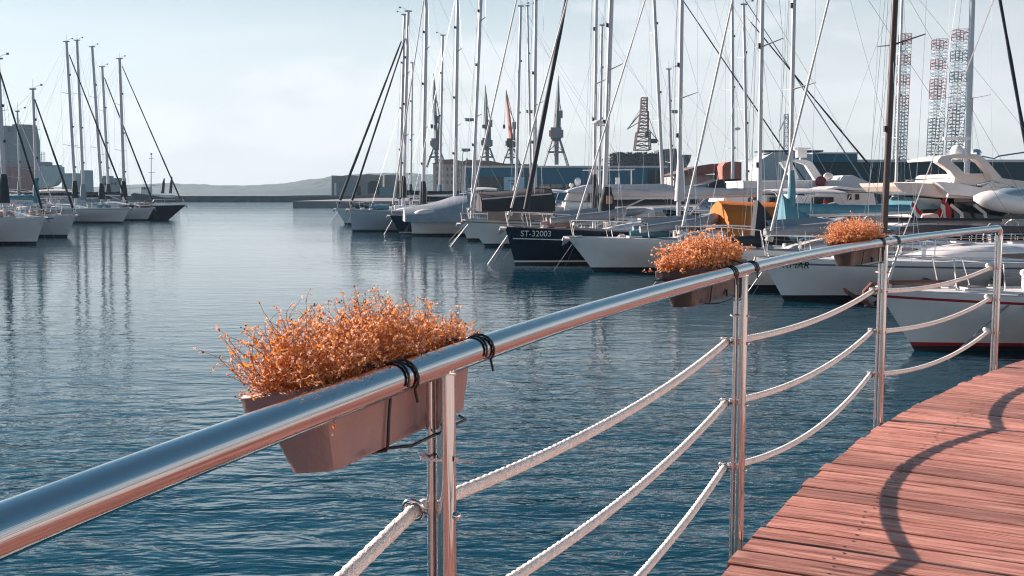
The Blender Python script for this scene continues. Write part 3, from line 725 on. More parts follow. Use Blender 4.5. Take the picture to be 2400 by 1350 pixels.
    if rnd.random() < .5:
        b = MB(); fs_ = Vector((-L+.05,-.3,S(-L)+.3)); b.tube(fs_,fs_+Vector((-.35,0,1.3)),.014,n=4); st_ = b.build('flag_staff', steel, t)
        b = MB(); tp_ = fs_+Vector((-.33,0,1.25)); V=[tuple(tp_+Vector((-.02-.11*i_+.05*j_,.05*math.sin(i_*1.7),-.16*j_-.10*i_))) for i_ in range(5) for j_ in range(4)]
        b.v=V; b.f=[(i_*4+j_,i_*4+j_+1,(i_+1)*4+j_+1,(i_+1)*4+j_) for i_ in range(4) for j_ in range(3)]; b.m=[(0,1,2)[k_%3] for k_ in range(12)]; b.build('flag', [flagr,whitep,navy2], st_)
    # mooring lines from the bow down into the water
    for k in range(lines):
        s_ = (-1,1)[k%2]; b = MB(); px_ = rnd.uniform(1.2,2.6)
        b.tube((hx-.3, s_*.12, fz-.05),(hx+px_*.45, s_*rnd.uniform(.2,1.2), -.4),.008,n=4); b.build('mooring_line', wire, t)
    # fenders
    for k in range(2):
        x = -L*rnd.uniform(.35,.8); s_ = 1 if math.sin(R(a))*0+math.cos(R(a)) < 0 else -1
        b = MB(); b.ball((x, s_*(BM(x)+.08), S(x)-.38),(.10,.10,.30),8,6); b.tube((x,s_*(BM(x)+.05),S(x)-.1),(x,s_*(BM(x)-.03),S(x)+.3),.008,n=3)
        b.build('fender', rnd.choice((navy,gel,dark)), t)
    # mast
    if mast:
        (xb,yb),(xt,yt) = mast
        lo, hi = 0.0, -L
        f = lambda x: proj(W(x,0,S(x)+.3))[0]-xb
        if f(lo)*f(hi) > 0: xm = -.42*L
        else:
            for _ in range(40):
                m_ = (lo+hi)/2
                if f(lo)*f(m_) <= 0: hi = m_
                else: lo = m_
            xm = (lo+hi)/2
        zb = S(xm)+ (h*1.0 if x1 < xm < x0 else 0)
        base = W(xm,0,zb); Y = base.y
        if Hm is None: T = at(xt,yt,Y); Hm_ = T.z; Xt = T.x
        else:
            A = at(xb,yb,Y); T = at(xt,yt,Y); k = (Hm-A.z)/(T.z-A.z); Xt = A.x+(T.x-A.x)*k; Hm_ = Hm
            Xt += base.x-A.x
        xtop = xm+(Xt-base.x)*ca if abs(ca) > .3 else xm
        r = max(.045, mw*Y/F/2)
        # seen side-on the section is a narrow oval
        ms = MB(); ms.path([(xm,0,zb-.05),(xm+(xtop-xm)*.5,0,zb+(Hm_-zb)*.5),(xtop,0,Hm_)],[r,r,r*.86],n=10,sq=(1,1))
        mo = ms.build('mast', mastm, t, 60)
        def MP(f_): return Vector((xm+(xtop-xm)*f_,0,zb+(Hm_-zb)*f_))
        b = MB(); b.box(MP(1)+Vector((0,0,.04)),(r*4.2,.12,.09)); b.tube(MP(1),MP(1)+Vector((0,.06,.7)),.012,n=3); b.path([MP(1)+Vector((0,0,.1)),MP(1)+Vector((.45,0,.28)),MP(1)+Vector((.62,0,.25))],.012,n=3); b.box(MP(1)+Vector((.62,0,.3)),(.16,.02,.12)); b.build('masthead', wire, mo)
        for q_ in range(3):
            p_ = MP(.2+.25*q_+rnd.uniform(0,.1)); b = MB(); b.box(p_+Vector((r*1.25,0,0)),(r*.9,.07,.16)); b.build('mast_fitting', dark, mo)
        fr = [(.5,),(.36,.68),(.28,.52,.76)][spreads-1]
        tips = {1:[],-1:[]}
        for f_ in fr:
            for s_ in (-1,1):
                p_ = MP(f_); w_ = B*.36*(1-.35*f_); tip = p_+Vector((-.22,s_*w_,.12)); tips[s_].append(tip)
                b = MB(); b.path([p_,tip],[.04,.024],n=5,sq=(1.3,.6)); b.build('spreader', alu if mastm is alu else mastm, mo)
        for s_ in (-1,1):
            cpx = Vector((xm-.15, s_*(BM(xm)-.1), S(xm)))
            b = MB(); b.path([cpx]+tips[s_]+[MP(.97)], .0075, n=3)
            b.tube(cpx+Vector((.3,-s_*.05,0)), MP(fr[0]), .006, n=3); b.tube(cpx+Vector((-.35,-s_*.05,0)), MP(fr[0]), .006, n=3); b.build('shroud', wire, t)
        b = MB(); b.tube(MP(.99),(-L+.1,0,S(-L)+.1),.0075,n=3); b.build('backstay', wire, t)
        b = MB(); bx = rake*.80; st = Vector((bx,0,fz+.12)); en = MP(jibtop)
        if jib:
            b.path([st+(en-st)*.0, st+(en-st)*.035],[.012,.012],n=4); b.tube(st+(en-st)*.022,st+(en-st)*.03,.11,n=10)
            pts = [st+(en-st)*(.04+.92*k/14) for k in range(15)]; rr = [jibr*(1.0+.12*math.sin(k*2.1)+.08*rnd.random())*(1-.45*(k/14)) for k in range(15)]
            b.path(pts, rr, n=7); b.tube(pts[-1],en,.01,n=3); b.build('furled_jib', jib, t, 60)
        else: b.tube(st,en,.009,n=3); b.build('forestay', wire, t)
        for q_ in range(2):
            b = MB(); b.tube(MP(.9-.2*q_)+Vector((r*1.5,.04,0)), (xm+.35+.2*q_, .1*(1-2*q_), zb+.1), .006, n=3); b.build('halyard', wire, t)
        if boomc is not None:
            zbm = boomz if boomz else zb+1.0-(h*.6 if x1<xm<x0 else 0); bl = boomL*L
            e = Vector((xm-bl, 0, zbm+.10)); s0 = Vector((xm-r-.02,0,zbm))
            b = MB(); b.tube(s0,e,.075,n=8); bo = b.build('boom', alu if mastm is alu else mastm, t, 50)
            if boomc:
                b = MB(); pts=[]; rr=[]
                for k in range(13):
                    f_=k/12; pts.append(s0.lerp(e,f_*.97+.01)+Vector((0,0,.16+.07*(1-f_)-.04*math.sin(f_*math.pi)))); rr.append(.20*(1-.45*f_)*(1+.07*math.sin(k*2.7+seedn)))
                b.path(pts, rr, n=10, sq=(.7,1.0))
                if collar: b.path([MP(0)+Vector((-.02,0,zbm-zb-.15)), MP(0)+Vector((-.05,0,zbm-zb+.7)), MP(0)+Vector((-.03,0,zbm-zb+1.5))],[r*2.2,r*2.0,r*1.25],n=9)
                b.build('sail_cover', boomc, bo, 60)
            b = MB(); b.tube((xm-r,0,zb+.12),(xm-bl*.32,0,zbm-.02),.03,n=6); b.build('boom_vang', alu, t)
            b = MB(); b.tube(e+Vector((.1,0,0)), MP(.98), .006, n=3); b.tube(e+Vector((.4,0,-.05)),(xm-bl+.3,.1,S(xm-bl)+.3),.012,n=3); b.build('topping_lift', wire, t)
        if radar:
            p_ = MP(radar); b = MB(); b.ball(p_+Vector((r+.28,0,.06)),(.24,.24,.12),12,6); b.box(p_+Vector((r+.12,0,-.05)),(.3,.12,.05)); b.build('radar_dome', gel, mo, 50)
    if ports:
        for k in range(ports):
            x = -L*.24-k*(.085*L) - (.04*L if k else 0); s_ = 1 if ca < 0 else -1
            yb_ = BM(x); z = S(x)*.62
            v_ = (z+.35)/(S(x)+.35); w_ = (1-(1-v_)**2.1)*(.8+.2*v_); yy = yb_*w_*min(1,.35+.65*v_+.9*(-x/L))+.012
            b = MB(); b.path([(x-.17,s_*yy,z),(x+.17,s_*yy,z)],[.085,.085],n=10,sq=(.18,1)); b.path([(x-.15,s_*(yy+.004),z),(x+.15,s_*(yy+.004),z)],[.068,.068],n=10,sq=(.2,1),mi=1); b.build('porthole',[alu,glass],t)
    t2 = dict(beam=beam, t=t, W=W, S=S, BM=BM, L=L, P=P, ca=ca, hx=hx, fz=fz, h=h)
    return t2

def inflatable(label, root, x, y, z, L, rz=0.0, m=rubber, tilt=0.0, parentless=True, wrap=False, flip=True):
    """root: yacht dict; dinghy lies on its deck but is its own thing"""
    p = root['W'](x,y,z); t = thing('inflatable_dinghy', label, 'dinghy', p, 0, 'inflatable dinghies stowed on the yachts')
    t.rotation_euler = (0, tilt, root['t'].rotation_euler.z+rz)
    b = MB(); w = .42; pts = [(-L/2,w,.0)]
    for k in range(13):
        a_ = math.pi/2-math.pi*k/12; pts.append((L*.22+ L*.28*math.cos(a_), w*math.sin(a_), .10*math.cos(a_)))
    pts.append((-L/2,-w,0)); b.path(pts, [.13]+[.21]*(len(pts)-2)+[.13], n=10); b.build('tube', m, t, 60)
    b = MB(); b.box((-L*.42,0,0),(.06,w*1.7,.36)); b.build('transom', dark, t)
    b = MB(); b.loft([[(-L*.42,-w*.9,.1),(-L*.42,0,.34 if flip else -.25),(-L*.42,w*.9,.1)],[(L*.15,-w*.8,.12),(L*.15,0,.36 if flip else -.25),(L*.15,w*.8,.12)],[(L*.46,-.05,.16),(L*.46,0,.2),(L*.46,.05,.16)]], caps=False); b.build('floor', m, t, 60)
    b = MB(); b.path([(q[0],q[1]*1.0+(.215 if q[1]>0 else -.215)*(1 if abs(q[1])>.2 else .3),q[2]) for q in pts[:5]], .02, n=4); b.build('rubbing_strip', dark, t)
    return t

# ---- front row, right, nearest first
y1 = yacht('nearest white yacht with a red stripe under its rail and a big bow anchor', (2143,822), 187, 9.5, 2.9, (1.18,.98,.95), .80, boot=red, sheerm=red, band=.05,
      hm=mat('offwhite_gelcoat',(.76,.76,.76),.3,var=.1,vscale=1.5), lines=0, lod=2, seedn=1, cover=None, hoodon=False, bim=False, clutter=False)  # this hull gets one even, slightly darker white
y2 = yacht('white yacht with oval portholes, dark mast and black boom', (1838,706), 190, 14.5, 3.9, (1.20,1.05,1.05), .72, sheerm=greyp, band=.05,
      hm=mat('light_grey_white_gelcoat',(.78,.78,.78),.3,var=.08,vscale=1.5), mast=((2070,500),(2095,0)), Hm=17.5, mw=15, mastm=alud, bim=False, jib=sailw, jibr=.036, boomc=None, lod=2, spreads=2, ports=4, seedn=2, lines=2, hood=saild)
y3 = yacht('white yacht half hidden by the middle flower box', (1640,681), 191, 11.5, 3.4, (1.35,1.1,1.0), .85, mast=((1778,480),(1785,0)), Hm=13.5, mw=10, jib=sailw, jibr=.042, boomc=None, lod=2, seedn=3, spreads=1, hoodon=False, bim=False)
y3b = yacht('yacht with a teal sail cover at its mast, between the two far flower boxes', (1690,664), 192, 12.5, 3.6, (1.3,1.1,1.0), .8, mast=((1850,470),(1859,0)), Hm=15.5, mw=10, jib=None, boomc=sailt, seedn=4, spreads=2, hood=navy2, bim=False, hoodon=False)
y4 = yacht('long white yacht with an upturned dinghy on its foredeck, right of the navy yacht', (1392,637), 191, 13, 3.8, (1.32,1.12,1.05), 1.05, mast=((1590,480),(1597,0)), Hm=15.2, mw=10.5, jib=sailw, jibr=.036, boomc=coverl, boomL=.26, boomz=2.80, lod=2, seedn=5, spreads=2, bim=False)
y5 = yacht('navy blue yacht with white registration letters on its bow', (1207,620), 190, 15.5, 4.2, (1.56,1.25,1.15), .42, hm=navy, boot=whitep, sheerm=None, mast=((1415,470),(1432,0)), Hm=19, mw=12, jib=sailw, jibr=.042, boomc=coverl, collar=False, boomz=2.75, boomL=.36, lod=2, seedn=6, spreads=2, lines=3, radar=.23)
y5b = yacht('yacht with a black furled jib just behind the navy yacht', (1250,606), 191, 14, 3.9, (1.4,1.15,1.1), .6, mast=((1392,440),(1397,0)), Hm=19.5, mw=8, jib=saild, jibr=.12, boomc=saild, seedn=7, spreads=2)
y6 = yacht('white yacht under a dark brown tent awning, left of the navy yacht', (1137,578), 190, 13.5, 3.9, (1.5,1.25,1.2), 1.15, sheerm=teak, band=.06, mast=((1250,450),(1256,0)), Hm=19, mw=8.5, jib=sailw, jibr=.055, boomc=None, seedn=8, spreads=2, lines=3)
y7 = yacht('small white yacht with a navy bottom stripe tucked behind the brown awning yacht', (1097,565), 189, 10.5, 3.3, (1.1,1.0,.95), .5, mast=((1105,450),(1127,0)), Hm=19, mw=8, jib=None, boomc=None, seedn=9, spreads=2)
y8 = yacht('white yacht shrouded in a big grey tarpaulin', (966,553), 189, 12, 3.7, (1.5,1.3,1.2), .12, boot=navy, mast=((1066,450),(1073,0)), Hm=17.5, mw=9, jib=None, boomc=None, seedn=10, spreads=2, hoodon=False)
y9 = yacht('small dark navy yacht with white boot stripe left of the grey tarpaulin yacht', (938,549), 189, 10, 3.1, (1.35,1.1,1.0), .75, hm=navy, boot=whitep, mast=((991,450),(1000,0)), Hm=18.5, mw=9, jib=sailw, jibr=.06, boomc=saild, seedn=11)
y10 = yacht('pale grey plumb bowed yacht with dark stripes at the left end of the right row', (826,543), 187, 12.5, 3.8, (1.72,1.45,1.35), .22, hm=gelg, boot=greyp, sheerm=greyp, band=.03, mast=((945,450),(957,27)), mw=8, jib=saild, jibr=.09, boomc=saild, seedn=12, hood=navy, jibtop=.9)
y11 = yacht('white yacht at the far left end of the right hand row', (809,527), 187, 12.5, 3.8, (1.5,1.3,1.2), .85, mast=((937,430),(948,35)), mw=7, jib=saild, jibr=.13, boomc=saild, seedn=13, jibtop=.9)
y12 = yacht('yacht with a short mast beyond the pale grey yacht', (880,522), 187, 10, 3.2, (1.2,1.1,1.0), .6, mast=((962,440),(967,148)), mw=5, jib=None, boomc=saild, seedn=14, spreads=1)
y13 = yacht('yacht with a medium mast beyond the grey tarpaulin yacht', (950,517), 188, 11, 3.3, (1.2,1.1,1.0), .6, mast=((1030,440),(1038,83)), mw=6, jib=None, boomc=sailt, seedn=15)
# ---- second row, bows pointing away to the right
def back(label, stern_px, L, mast, mw, Hm=None, a=8, seedn=0, **k):
    """boats lying beyond the pontoon: root is their bow, so offset from the wanted stern place"""
    q_ = gnd(stern_px[0], stern_px[1]); bx_ = q_ + Vector((math.cos(R(a))*L, math.sin(R(a))*L, 0))
    pb = proj(bx_); k.setdefault('fb', (1.3,1.1,1.0)); k.setdefault('rake',.7)
    return yacht(label, pb, a, L, 3.5, k.pop('fb'), k.pop('rake'), mast=mast, mw=mw, Hm=Hm, seedn=seedn, group='sailing yachts beyond the pontoon on the right', lines=0, **k)
b1 = back('yacht beyond the pontoon with the mast just right of the leftmost harbour cranes', (1190,535), 12, ((1208,430),(1221,15)), 7, None, 8, 21, boomc=coverl)
b2 = back('yacht beyond the pontoon with a thin mast doubled behind the brown awning yacht', (1222,525), 12, ((1246,430),(1236,15)), 5, None, 8, 22, boomc=coverg)
b3 = back('yacht beyond the pontoon with the short mast beside the navy yacht mast', (1370,540), 12, ((1404,420),(1411,60)), 6, None, 8, 23, boomc=coverg, radar=.3)
b4 = back('yacht beyond the pontoon with a mast leaning left above the white flybridge', (1500,545), 14, ((1557,400),(1532,0)), 8.5, 21, 8, 24, boomc=coverl, jib=saild, jibr=.06)
b5 = back('yacht beyond the pontoon with a short left leaning mast near the ship bow', (1540,530), 12, ((1577,420),(1567,163)), 6, None, 8, 25, boomc=coverg)
b6 = back('yacht beyond the pontoon with a tall straight mast carrying three pairs of spreaders', (1660,540), 14, ((1718,400),(1714,0)), 7.5, 20, 8, 26, boomc=sailt, spreads=3, radar=.36, jib=wire)
b7 = back('yacht beyond the pontoon whose masthead ends just below the top of the picture', (1700,552), 13, ((1752,410),(1742,12)), 7.5, None, 8, 27, boomc=coverg, spreads=3, jib=saild, jibr=.07)
b8 = back('yacht with a bare aluminium mast close beside the dark mast', (2040,590), 12, ((2097,440),(2108,100)), 7, 14, 8, 28, boomc=coverl)
b9 = back('yacht with the thick white mast in front of the drilling rig legs', (2190,600), 13, ((2262,390),(2268,0)), 13, 19, 45, 29, boomc=coverl, spreads=2, jib=saild, jibr=.11)

# ---- left group, bows pointing right
la = yacht('nearest left hand yacht with a dark waterline band, cut by the picture edge', (84,573), 352, 12.5, 3.9, (1.58,1.4,1.3), .70, mast=((13,480),(2,270)), Hm=10.5, mw=11, jib=saild, jibr=.07, boomc=saild, group=G_L, lod=2, seedn=41)
lb = yacht('second left hand yacht with small dark lettering on its bow', (157,556), 352, 11.5, 3.6, (1.5,1.3,1.2), .75, mast=((88,480),(77,210)), mw=7, jib=saild, jibr=.08, boomc=sailt, group=G_L, lod=2, seedn=42)
lb2 = yacht('left hand yacht with the thin short mast in front of the big ship', (120,545), 352, 11, 3.5, (1.4,1.2,1.1), .7, mast=((48,450),(41,262)), mw=4.5, jib=sailw, jibr=.04, boomc=coverg, group=G_L, seedn=43)
lc = yacht('long left hand yacht with a slim blue sheer line, behind the lettered one', (287,523), 353, 15, 4.2, (1.5,1.35,1.3), .85, sheerm=greyp, band=.04, mast=((178,480),(155,98)), mw=7, jib=saild, jibr=.09, boomc=saild, group=G_L, seedn=44)
lc2 = yacht('left hand yacht with the tallest mast of the left group', (262,517), 353, 13, 3.8, (1.4,1.3,1.2), .7, mast=((197,480),(180,95)), mw=7, jib=None, boomc=coverg, group=G_L, seedn=45)
ld = yacht('left hand yacht with reddish gear hung at its bow, beside the dark hulled one', (345,517), 353, 13, 3.8, (1.35,1.2,1.15), .8, mast=((240,480),(215,110)), mw=7, jib=None, boomc=saild, group=G_L, seedn=46)
ld2 = yacht('left hand yacht with a short mast and dark furled jib crossing the rightmost mast', (352,514), 353, 12.5, 3.8, (1.3,1.2,1.1), .7, mast=((256,470),(239,157)), mw=6.5, jib=saild, jibr=.10, boomc=saild, group=G_L, seedn=47)
le = yacht('dark navy yacht with a long raked bow, rightmost of the left group', (395,516), 354, 15.5, 4.2, (1.62,1.4,1.3), 2.0, hm=navy2, boot=navy, mast=((292,490),(280,138)), mw=7.5, jib=saild, jibr=.08, boomc=saild, group=G_L, seedn=48, jibtop=.99)

# lettering
def skin(yd, x, z, side):
    """point on the topsides at local x and height z"""
    L, S, BM = yd['L'], yd['S'], yd['BM']; rake = yd['hx']/.92
    lo, hi = 0.0, 1.0
    f = lambda t: -t*L + rake*(max(0,z)/S(-t*L))**1.05*(1-t)**3.0 - x
    for _ in range(40):
        m_ = (lo+hi)/2
        if f(m_) > 0: lo = m_
        else: hi = m_
    t_ = lo; s_ = S(-t_*L); v = (z+.35)/(s_+.35); bm = BM(-t_*L) if t_ > .02 else yd['beam'](t_)
    return Vector((x, side*bm*(1-(1-v)**2.1)*(.8+.2*v)*min(1,.35+.65*v+.9*t_), z))
def bowtext(yd, txt, size, m, x, zf, side, offs=.012, sx=.9):
    hull = [c for c in yd['t'].children if c.name.startswith('hull')][0]
    o = textobj('hull_lettering', txt, size, Matrix.Identity(4), m, hull, extrude=0)
    for v in o.data.vertices:
        p = skin(yd, x-v.co.x*sx, zf+v.co.y, side); v.co = p+Vector((0, side*offs, 0))
bowtext(y5, 'ST-32003', .34, whitep, -.16, 1.19, 1, .03)
bowtext(y2, 'KMAR', .26, dark, .20, .94, 1, .02)
b = MB(); b.path([skin(y5, .12-k*.12, 1.09-.002*k, 1)+Vector((0,.008,0)) for k in range(80)],.022,n=4,sq=(.5,1)); b.build('pinstripe', whitep, y5['t'])
b = MB(); b.path([skin(lb, -.5+.0-k*.06, 1.26, -1)+Vector((0,-.008,0)) for k in range(9)],.03,n=4,sq=(.5,1)); b.build('pinstripe', dark, lb['t'])

# awnings and tarpaulins (parts of the yachts that carry them)
def awning(yd, xa, xb, zr0, zr1, ze, w, m, name='awning', belly=.05, n=10, slopeend=.0):
    b = MB(); rings = []
    for i in range(n+1):
        s_ = i/n; x = xa+(xb-xa)*s_; zr = zr0+(zr1-zr0)*s_ - belly*math.sin(math.pi*s_); ww = w/2*(.75+.25*min(1,s_*3)) ; e = ze
        rings.append([(x,-ww,e),(x+.02*math.sin(i*5),-ww*.93,e+(zr-e)*.45),(x,-ww*.45,e+(zr-e)*.83),(x,0,zr),(x,ww*.45,e+(zr-e)*.83),(x+.02*math.sin(i*3),ww*.93,e+(zr-e)*.45),(x,ww,e)])
    b.loft(rings); return b.build(name, m, yd['t'], 50)
awning(y6, .35, -3.6, 2.95, 3.35, 1.95, 3.2, coverb)
b = MB(); b.path([(.3,1.05,2.62),(-3.5,1.15,2.9)],.035,n=5); b.build('awning_batten', gel, y6['t'])
b = MB(); b.box((-1.7,1.5,1.72),(3.6,.05,.46)); b.build('dodger_cloth', covert, y6['t'])
awning(y8, .55, -3.7, 1.95, 3.05, 1.0, 3.9, coverg, 'tarpaulin', belly=.18)
awning(y8, -3.7, -7.5, 3.05, 2.6, 1.3, 3.9, coverg, 'tarpaulin', belly=.1)
awning(y4, -4.9, -7.9, 2.68, 2.62, 1.35, 3.3, coveror, belly=.04)
awning(y3b, -2.1, -3.6, 2.95, 2.1, 1.45, .9, sailt, 'sail_cover', belly=.15)
# black mast skirt with a pale patch on the navy yacht, navy bow triangle on the half hidden yacht
def skirt(yd, px, y0, y1_, wpx, m, patch=False):
    lo, hi = .5, -yd['L']
    for _ in range(40):
        m_ = (lo+hi)/2
        if (proj(yd['W'](m_,0,2))[0]-px) < 0: lo = m_
        else: hi = m_
    x = lo; Y = yd['W'](x,0,2).y; zt, zb = at(px,y0,Y).z, at(px,y1_,Y).z; ww = wpx*Y/F; yo = .18
    b = MB(); rings = []
    for k in range(9):
        s_ = k/8; z = zt+(zb-zt)*s_; rx = ww/2*(.45+.55*min(1,s_*2)); rings.append([(x-.1+rx*math.cos(a_)+(.02*math.sin(k*3+a_*2)), yo+.30*math.sin(a_)*(.6+.4*s_), z) for a_ in [2*math.pi*q/12 for q in range(12)]])
    b.loft(rings, closed=True); o = b.build('mast_skirt', m, yd['t'], 60)
    if patch:
        b = MB(); b.box((x-.12,.50,(zt+zb)/2+.2),(.26,.02,.34)); b.build('patch', covert, o)
skirt(y5, 1414, 438, 520, 40, saild, True)
b = MB(); b.add([(-1.75,-.1,2.75),(-1.8,.1,2.75),(-2.9,-.25,1.45),(-2.9,.25,1.45),(-1.65,-.15,1.35),(-1.65,.15,1.35)],[(0,2,4),(1,5,3),(0,1,3,2),(2,3,5,4),(0,4,5,1)]); b.build('furled_staysail', saild, y3['t'])

inflatable('long grey inflatable dinghy on the foredeck of the white yacht', y4, -3.2, 0, 1.75, 3.1, rz=math.pi, tilt=-.10)
inflatable('grey inflatable dinghy lashed on the foredeck of the navy yacht', y5, -3.0, 0, 1.95, 3.2, rz=math.pi, tilt=-.08)
inflatable('grey inflatable dinghy behind the orange awning corner', y3, -3.2, .2, 1.85, 2.8, rz=math.pi, tilt=-.05)
inflatable('pale inflatable dinghy stowed upside down on the brown awning yacht', y6, -7.5, 0.5, 1.9, 2.6, rz=math.pi)
# solid dinghy slung at the bow of the tarpaulin yacht
t = thing('rescue_dinghy','small white covered dinghy with orange underside hanging at the bow of the tarpaulin yacht','dinghy',y8['W'](-.9,1.3,1.45),R(185))
b = MB(); b.ball((0,0,.1),(.85,.40,.32),14,8,zmin=-.3); b.build('cover', sailw, t, 50)
b = MB(); b.ball((0,0,.03),(.72,.34,.26),14,8); b.build('hull', orange, t, 50)
# anchors, plough and fittings on the nearest yacht
t1 = y1['t']; hx, fz = y1['hx'], y1['fz']
b = MB(); b.path([(hx-1.3,.05,fz+.12),(hx-.1,.05,fz+.13),(hx+.16,0,fz+.10),(hx+.30,0,fz-.04),(hx+.28,0,fz-.20),(hx+.12,0,fz-.30)],.042,n=7); b.loft([[(hx+.22,-.16,fz-.26),(hx+.22,0,fz-.32),(hx+.22,.16,fz-.26)],[(hx+.62,-.05,fz-.02),(hx+.68,0,fz-.06),(hx+.62,.05,fz-.02)],[(hx+.68,-.01,fz+.04),(hx+.72,0,fz+.03),(hx+.68,.01,fz+.04)]],caps=True); b.build('anchor', rustm, t1)
b = MB(); b.loft([[(hx-.2,.08,fz+.1),(hx-.02,.07,fz+.16),(hx+.1,.06,fz-.02),(hx-.02,.06,fz-.12),(hx-.22,.09,fz-.08)],[(hx-.2,-.08,fz+.1),(hx-.02,-.07,fz+.16),(hx+.1,-.06,fz-.02),(hx-.02,-.06,fz-.12),(hx-.22,-.09,fz-.08)]],closed=True); b.build('anchor_plate', sailw, t1)
b = MB(); b.tube((hx-.15,0,fz+.1),(hx-.42,0,fz+.95),.035,.02,n=7); b.tube((hx-.42,0,fz+.95),(hx-3.4,0,fz+9),.012,n=4); b.build('forestay', sailw, t1)
for xx,yy in ((-1.9,.25),(-2.3,.9)):
    b = MB(); b.tube((-1.6,y1['BM'](-1.6)-.05,y1['S'](-1.6)+.05),(-1.6+ (1.9 if yy<.5 else .1),y1['BM'](-1.6)+yy,-.3),.018,n=5); b.build('mooring_line', wire, t1)
b = MB(); loft_house(b,-2.6,-4.6,1.5,1.9,.5,y1['S'](-2.6),y1['S'](-4)); b.build('white_cover', sailw, t1, 40)
b = MB(); b.path([(-.7-k*.4,y1['BM'](-.7-k*.4)-.03,y1['S'](-.7-k*.4)+.04) for k in range(18)],.02,n=4,sq=(.6,1.3)); b.build('slotted_toe_rail', alu, t1)
# boom of the dark masted yacht
Y2 = at(2070,500,30.5); pA = at(2073,516,31.0); pB = at(2345,517,31.6)
loc = y2['t'].matrix_basis.inverted() if False else None
def tolocal(yd,p):
    d = Vector(p)-yd['P']; ca, sa = yd['ca'], math.sin(yd['t'].rotation_euler.z); return Vector((d.x*ca+d.y*sa, -d.x*sa+d.y*ca, p.z))
b = MB(); b.tube(tolocal(y2,pA),tolocal(y2,pB),.075,n=8); b.build('boom', dark, y2['t'], 50)

# ------------------------------------------------------------------ motor yachts
def mhull(t, L, B, fb, rake, hm=gel, boot=navy):
    return build_hull(t, L, B, fb, rake, hm, boot, black, transom=.85, full=.45)
# A: big flybridge yacht on the right with radar arch and rounded salmon lit coaming
A = thing('motor_yacht','big cream flybridge motor yacht with a sweeping radar arch on the right','yacht',(at(2120,560,46).x,46,0),R(176))
mhull(A, 17, 4.8, (2.0,1.7,1.5), 1.6, hm=gel)
def A_(name, pts, Y, W, m, ins=.03, d=.25, smooth=None, par=None):
    b = MB(); pxpoly(b, pts, Y, W, 0, ins, d); p = par or A
    M = Matrix.Translation(p.location) @ Matrix.Rotation(p.rotation_euler.z,4,'Z') if p.parent is None else None
    q_ = p if p.parent is None else p.parent
    M = Matrix.Translation(q_.location) @ Matrix.Rotation(q_.rotation_euler.z,4,'Z'); Mi = M.inverted()
    b.v = [tuple(Mi @ Vector(v)) for v in b.v]
    return b.build(name, m, p, smooth)
A_('lower_roof',[(2092,428),(2098,437),(2112,449),(2150,456),(2215,464),(2290,466),(2400,462),(2440,460),(2440,440),(2210,430),(2130,428)],44,4.4,gel2,.02,.3)
A_('flybridge_side',[(2192,425),(2206,438),(2222,456),(2300,463),(2440,462),(2440,430),(2330,424),(2300,440),(2240,428)],43.6,4.9,gel,.02,.3)
A_('flybridge_coaming',[(2232,434),(2234,411),(2240,407),(2330,406),(2338,415),(2337,430),(2326,437)],43.8,4.2,gel2,.06,.5,40)
A_('radar_arch',[(2198,374),(2206,366),(2240,360),(2290,361),(2310,372),(2330,395),(2350,418),(2440,430),(2440,445),(2336,438),(2326,415),(2300,385),(2284,372),(2240,370),(2222,372),(2246,392),(2262,408),(2238,416),(2226,400),(2206,386),(2196,380)],43.4,.45,gel2,.01,.08)
A_('radar_arch',[(2198,374),(2206,366),(2240,360),(2290,361),(2310,372),(2330,395),(2350,418),(2440,430),(2440,445),(2336,438),(2326,415),(2300,385),(2284,372),(2240,370),(2222,372),(2246,392),(2262,408),(2238,416),(2226,400),(2206,386),(2196,380)],47.6,.45,gel2,.01,.08)
A_('arch_top',[(2204,370),(2240,361.5),(2288,362.5),(2288,366),(2240,366),(2206,375)],43.86,3.72,gel,.0,.1)
A_('saloon',[(2236,465),(2440,463),(2440,520),(2236,520)],44.6,3.6,glass,.0,.1)
A_('cockpit_side',[(2150,540),(2160,505),(2188,500),(2240,516),(2330,512),(2440,515),(2440,560),(2150,560)],44.2,4.2,gel2,.02,.2)
A_('windscreen',[(2132,487),(2150,462),(2205,466),(2226,482),(2200,490),(2140,492)],45,3.2,mat('blue_tinted_glass',(.08,.20,.26),.1,spec=.8),.06,.3)
def A_bits(fn, name, m, par=None, smooth=None):
    b = MB(); fn(b); M = (Matrix.Translation(A.location) @ Matrix.Rotation(A.rotation_euler.z,4,'Z')).inverted()
    b.v = [tuple(M @ Vector(v)) for v in b.v]; return b.build(name, m, par or A, smooth)
A_bits(lambda b: (b.box(at(2262,352,45.5),(.10,.1,1.0)), b.ball(at(2243,346,45.5)+Vector((0,0,-.2)),(.28,.28,.32),12,8), b.box(at(2242,325,45.5),(1.1,.25,.12)), b.tube(at(2262,325,45.5),at(2262,366,45.5),.05)),'radar',gel,None,50)
A_bits(lambda b: (b.ball(at(2288,358,45.5),(.22,.22,.16),10,6), b.path([at(2300,366,45.5),at(2330,372,45.5),at(2340,366,45.5),at(2400,357,45.5)],.03)),'antenna',steel)
A_bits(lambda b: (b.path([at(2122,422,44.2),at(2230,417,44.2)],.03), b.path([at(2124,424,44.2),at(2120,452,44.2)],.02), b.path([at(2162,420,44.2),at(2162,445,44.2)],.02)),'rail',steel)
for k,(xx) in enumerate((2250,2268,2276)): pass
A_bits(lambda b: [b.path([at(x,480,44),at(x+25,500,44),at(x+32,535,44)],[.07,.07,.06],n=6) for x in (2228,2283)],'davit',gel)
A_bits(lambda b: [b.box(at(2200,425+i*8,43.3),(.01,.01,.01)) for i in range(1)],'emblem',gel)
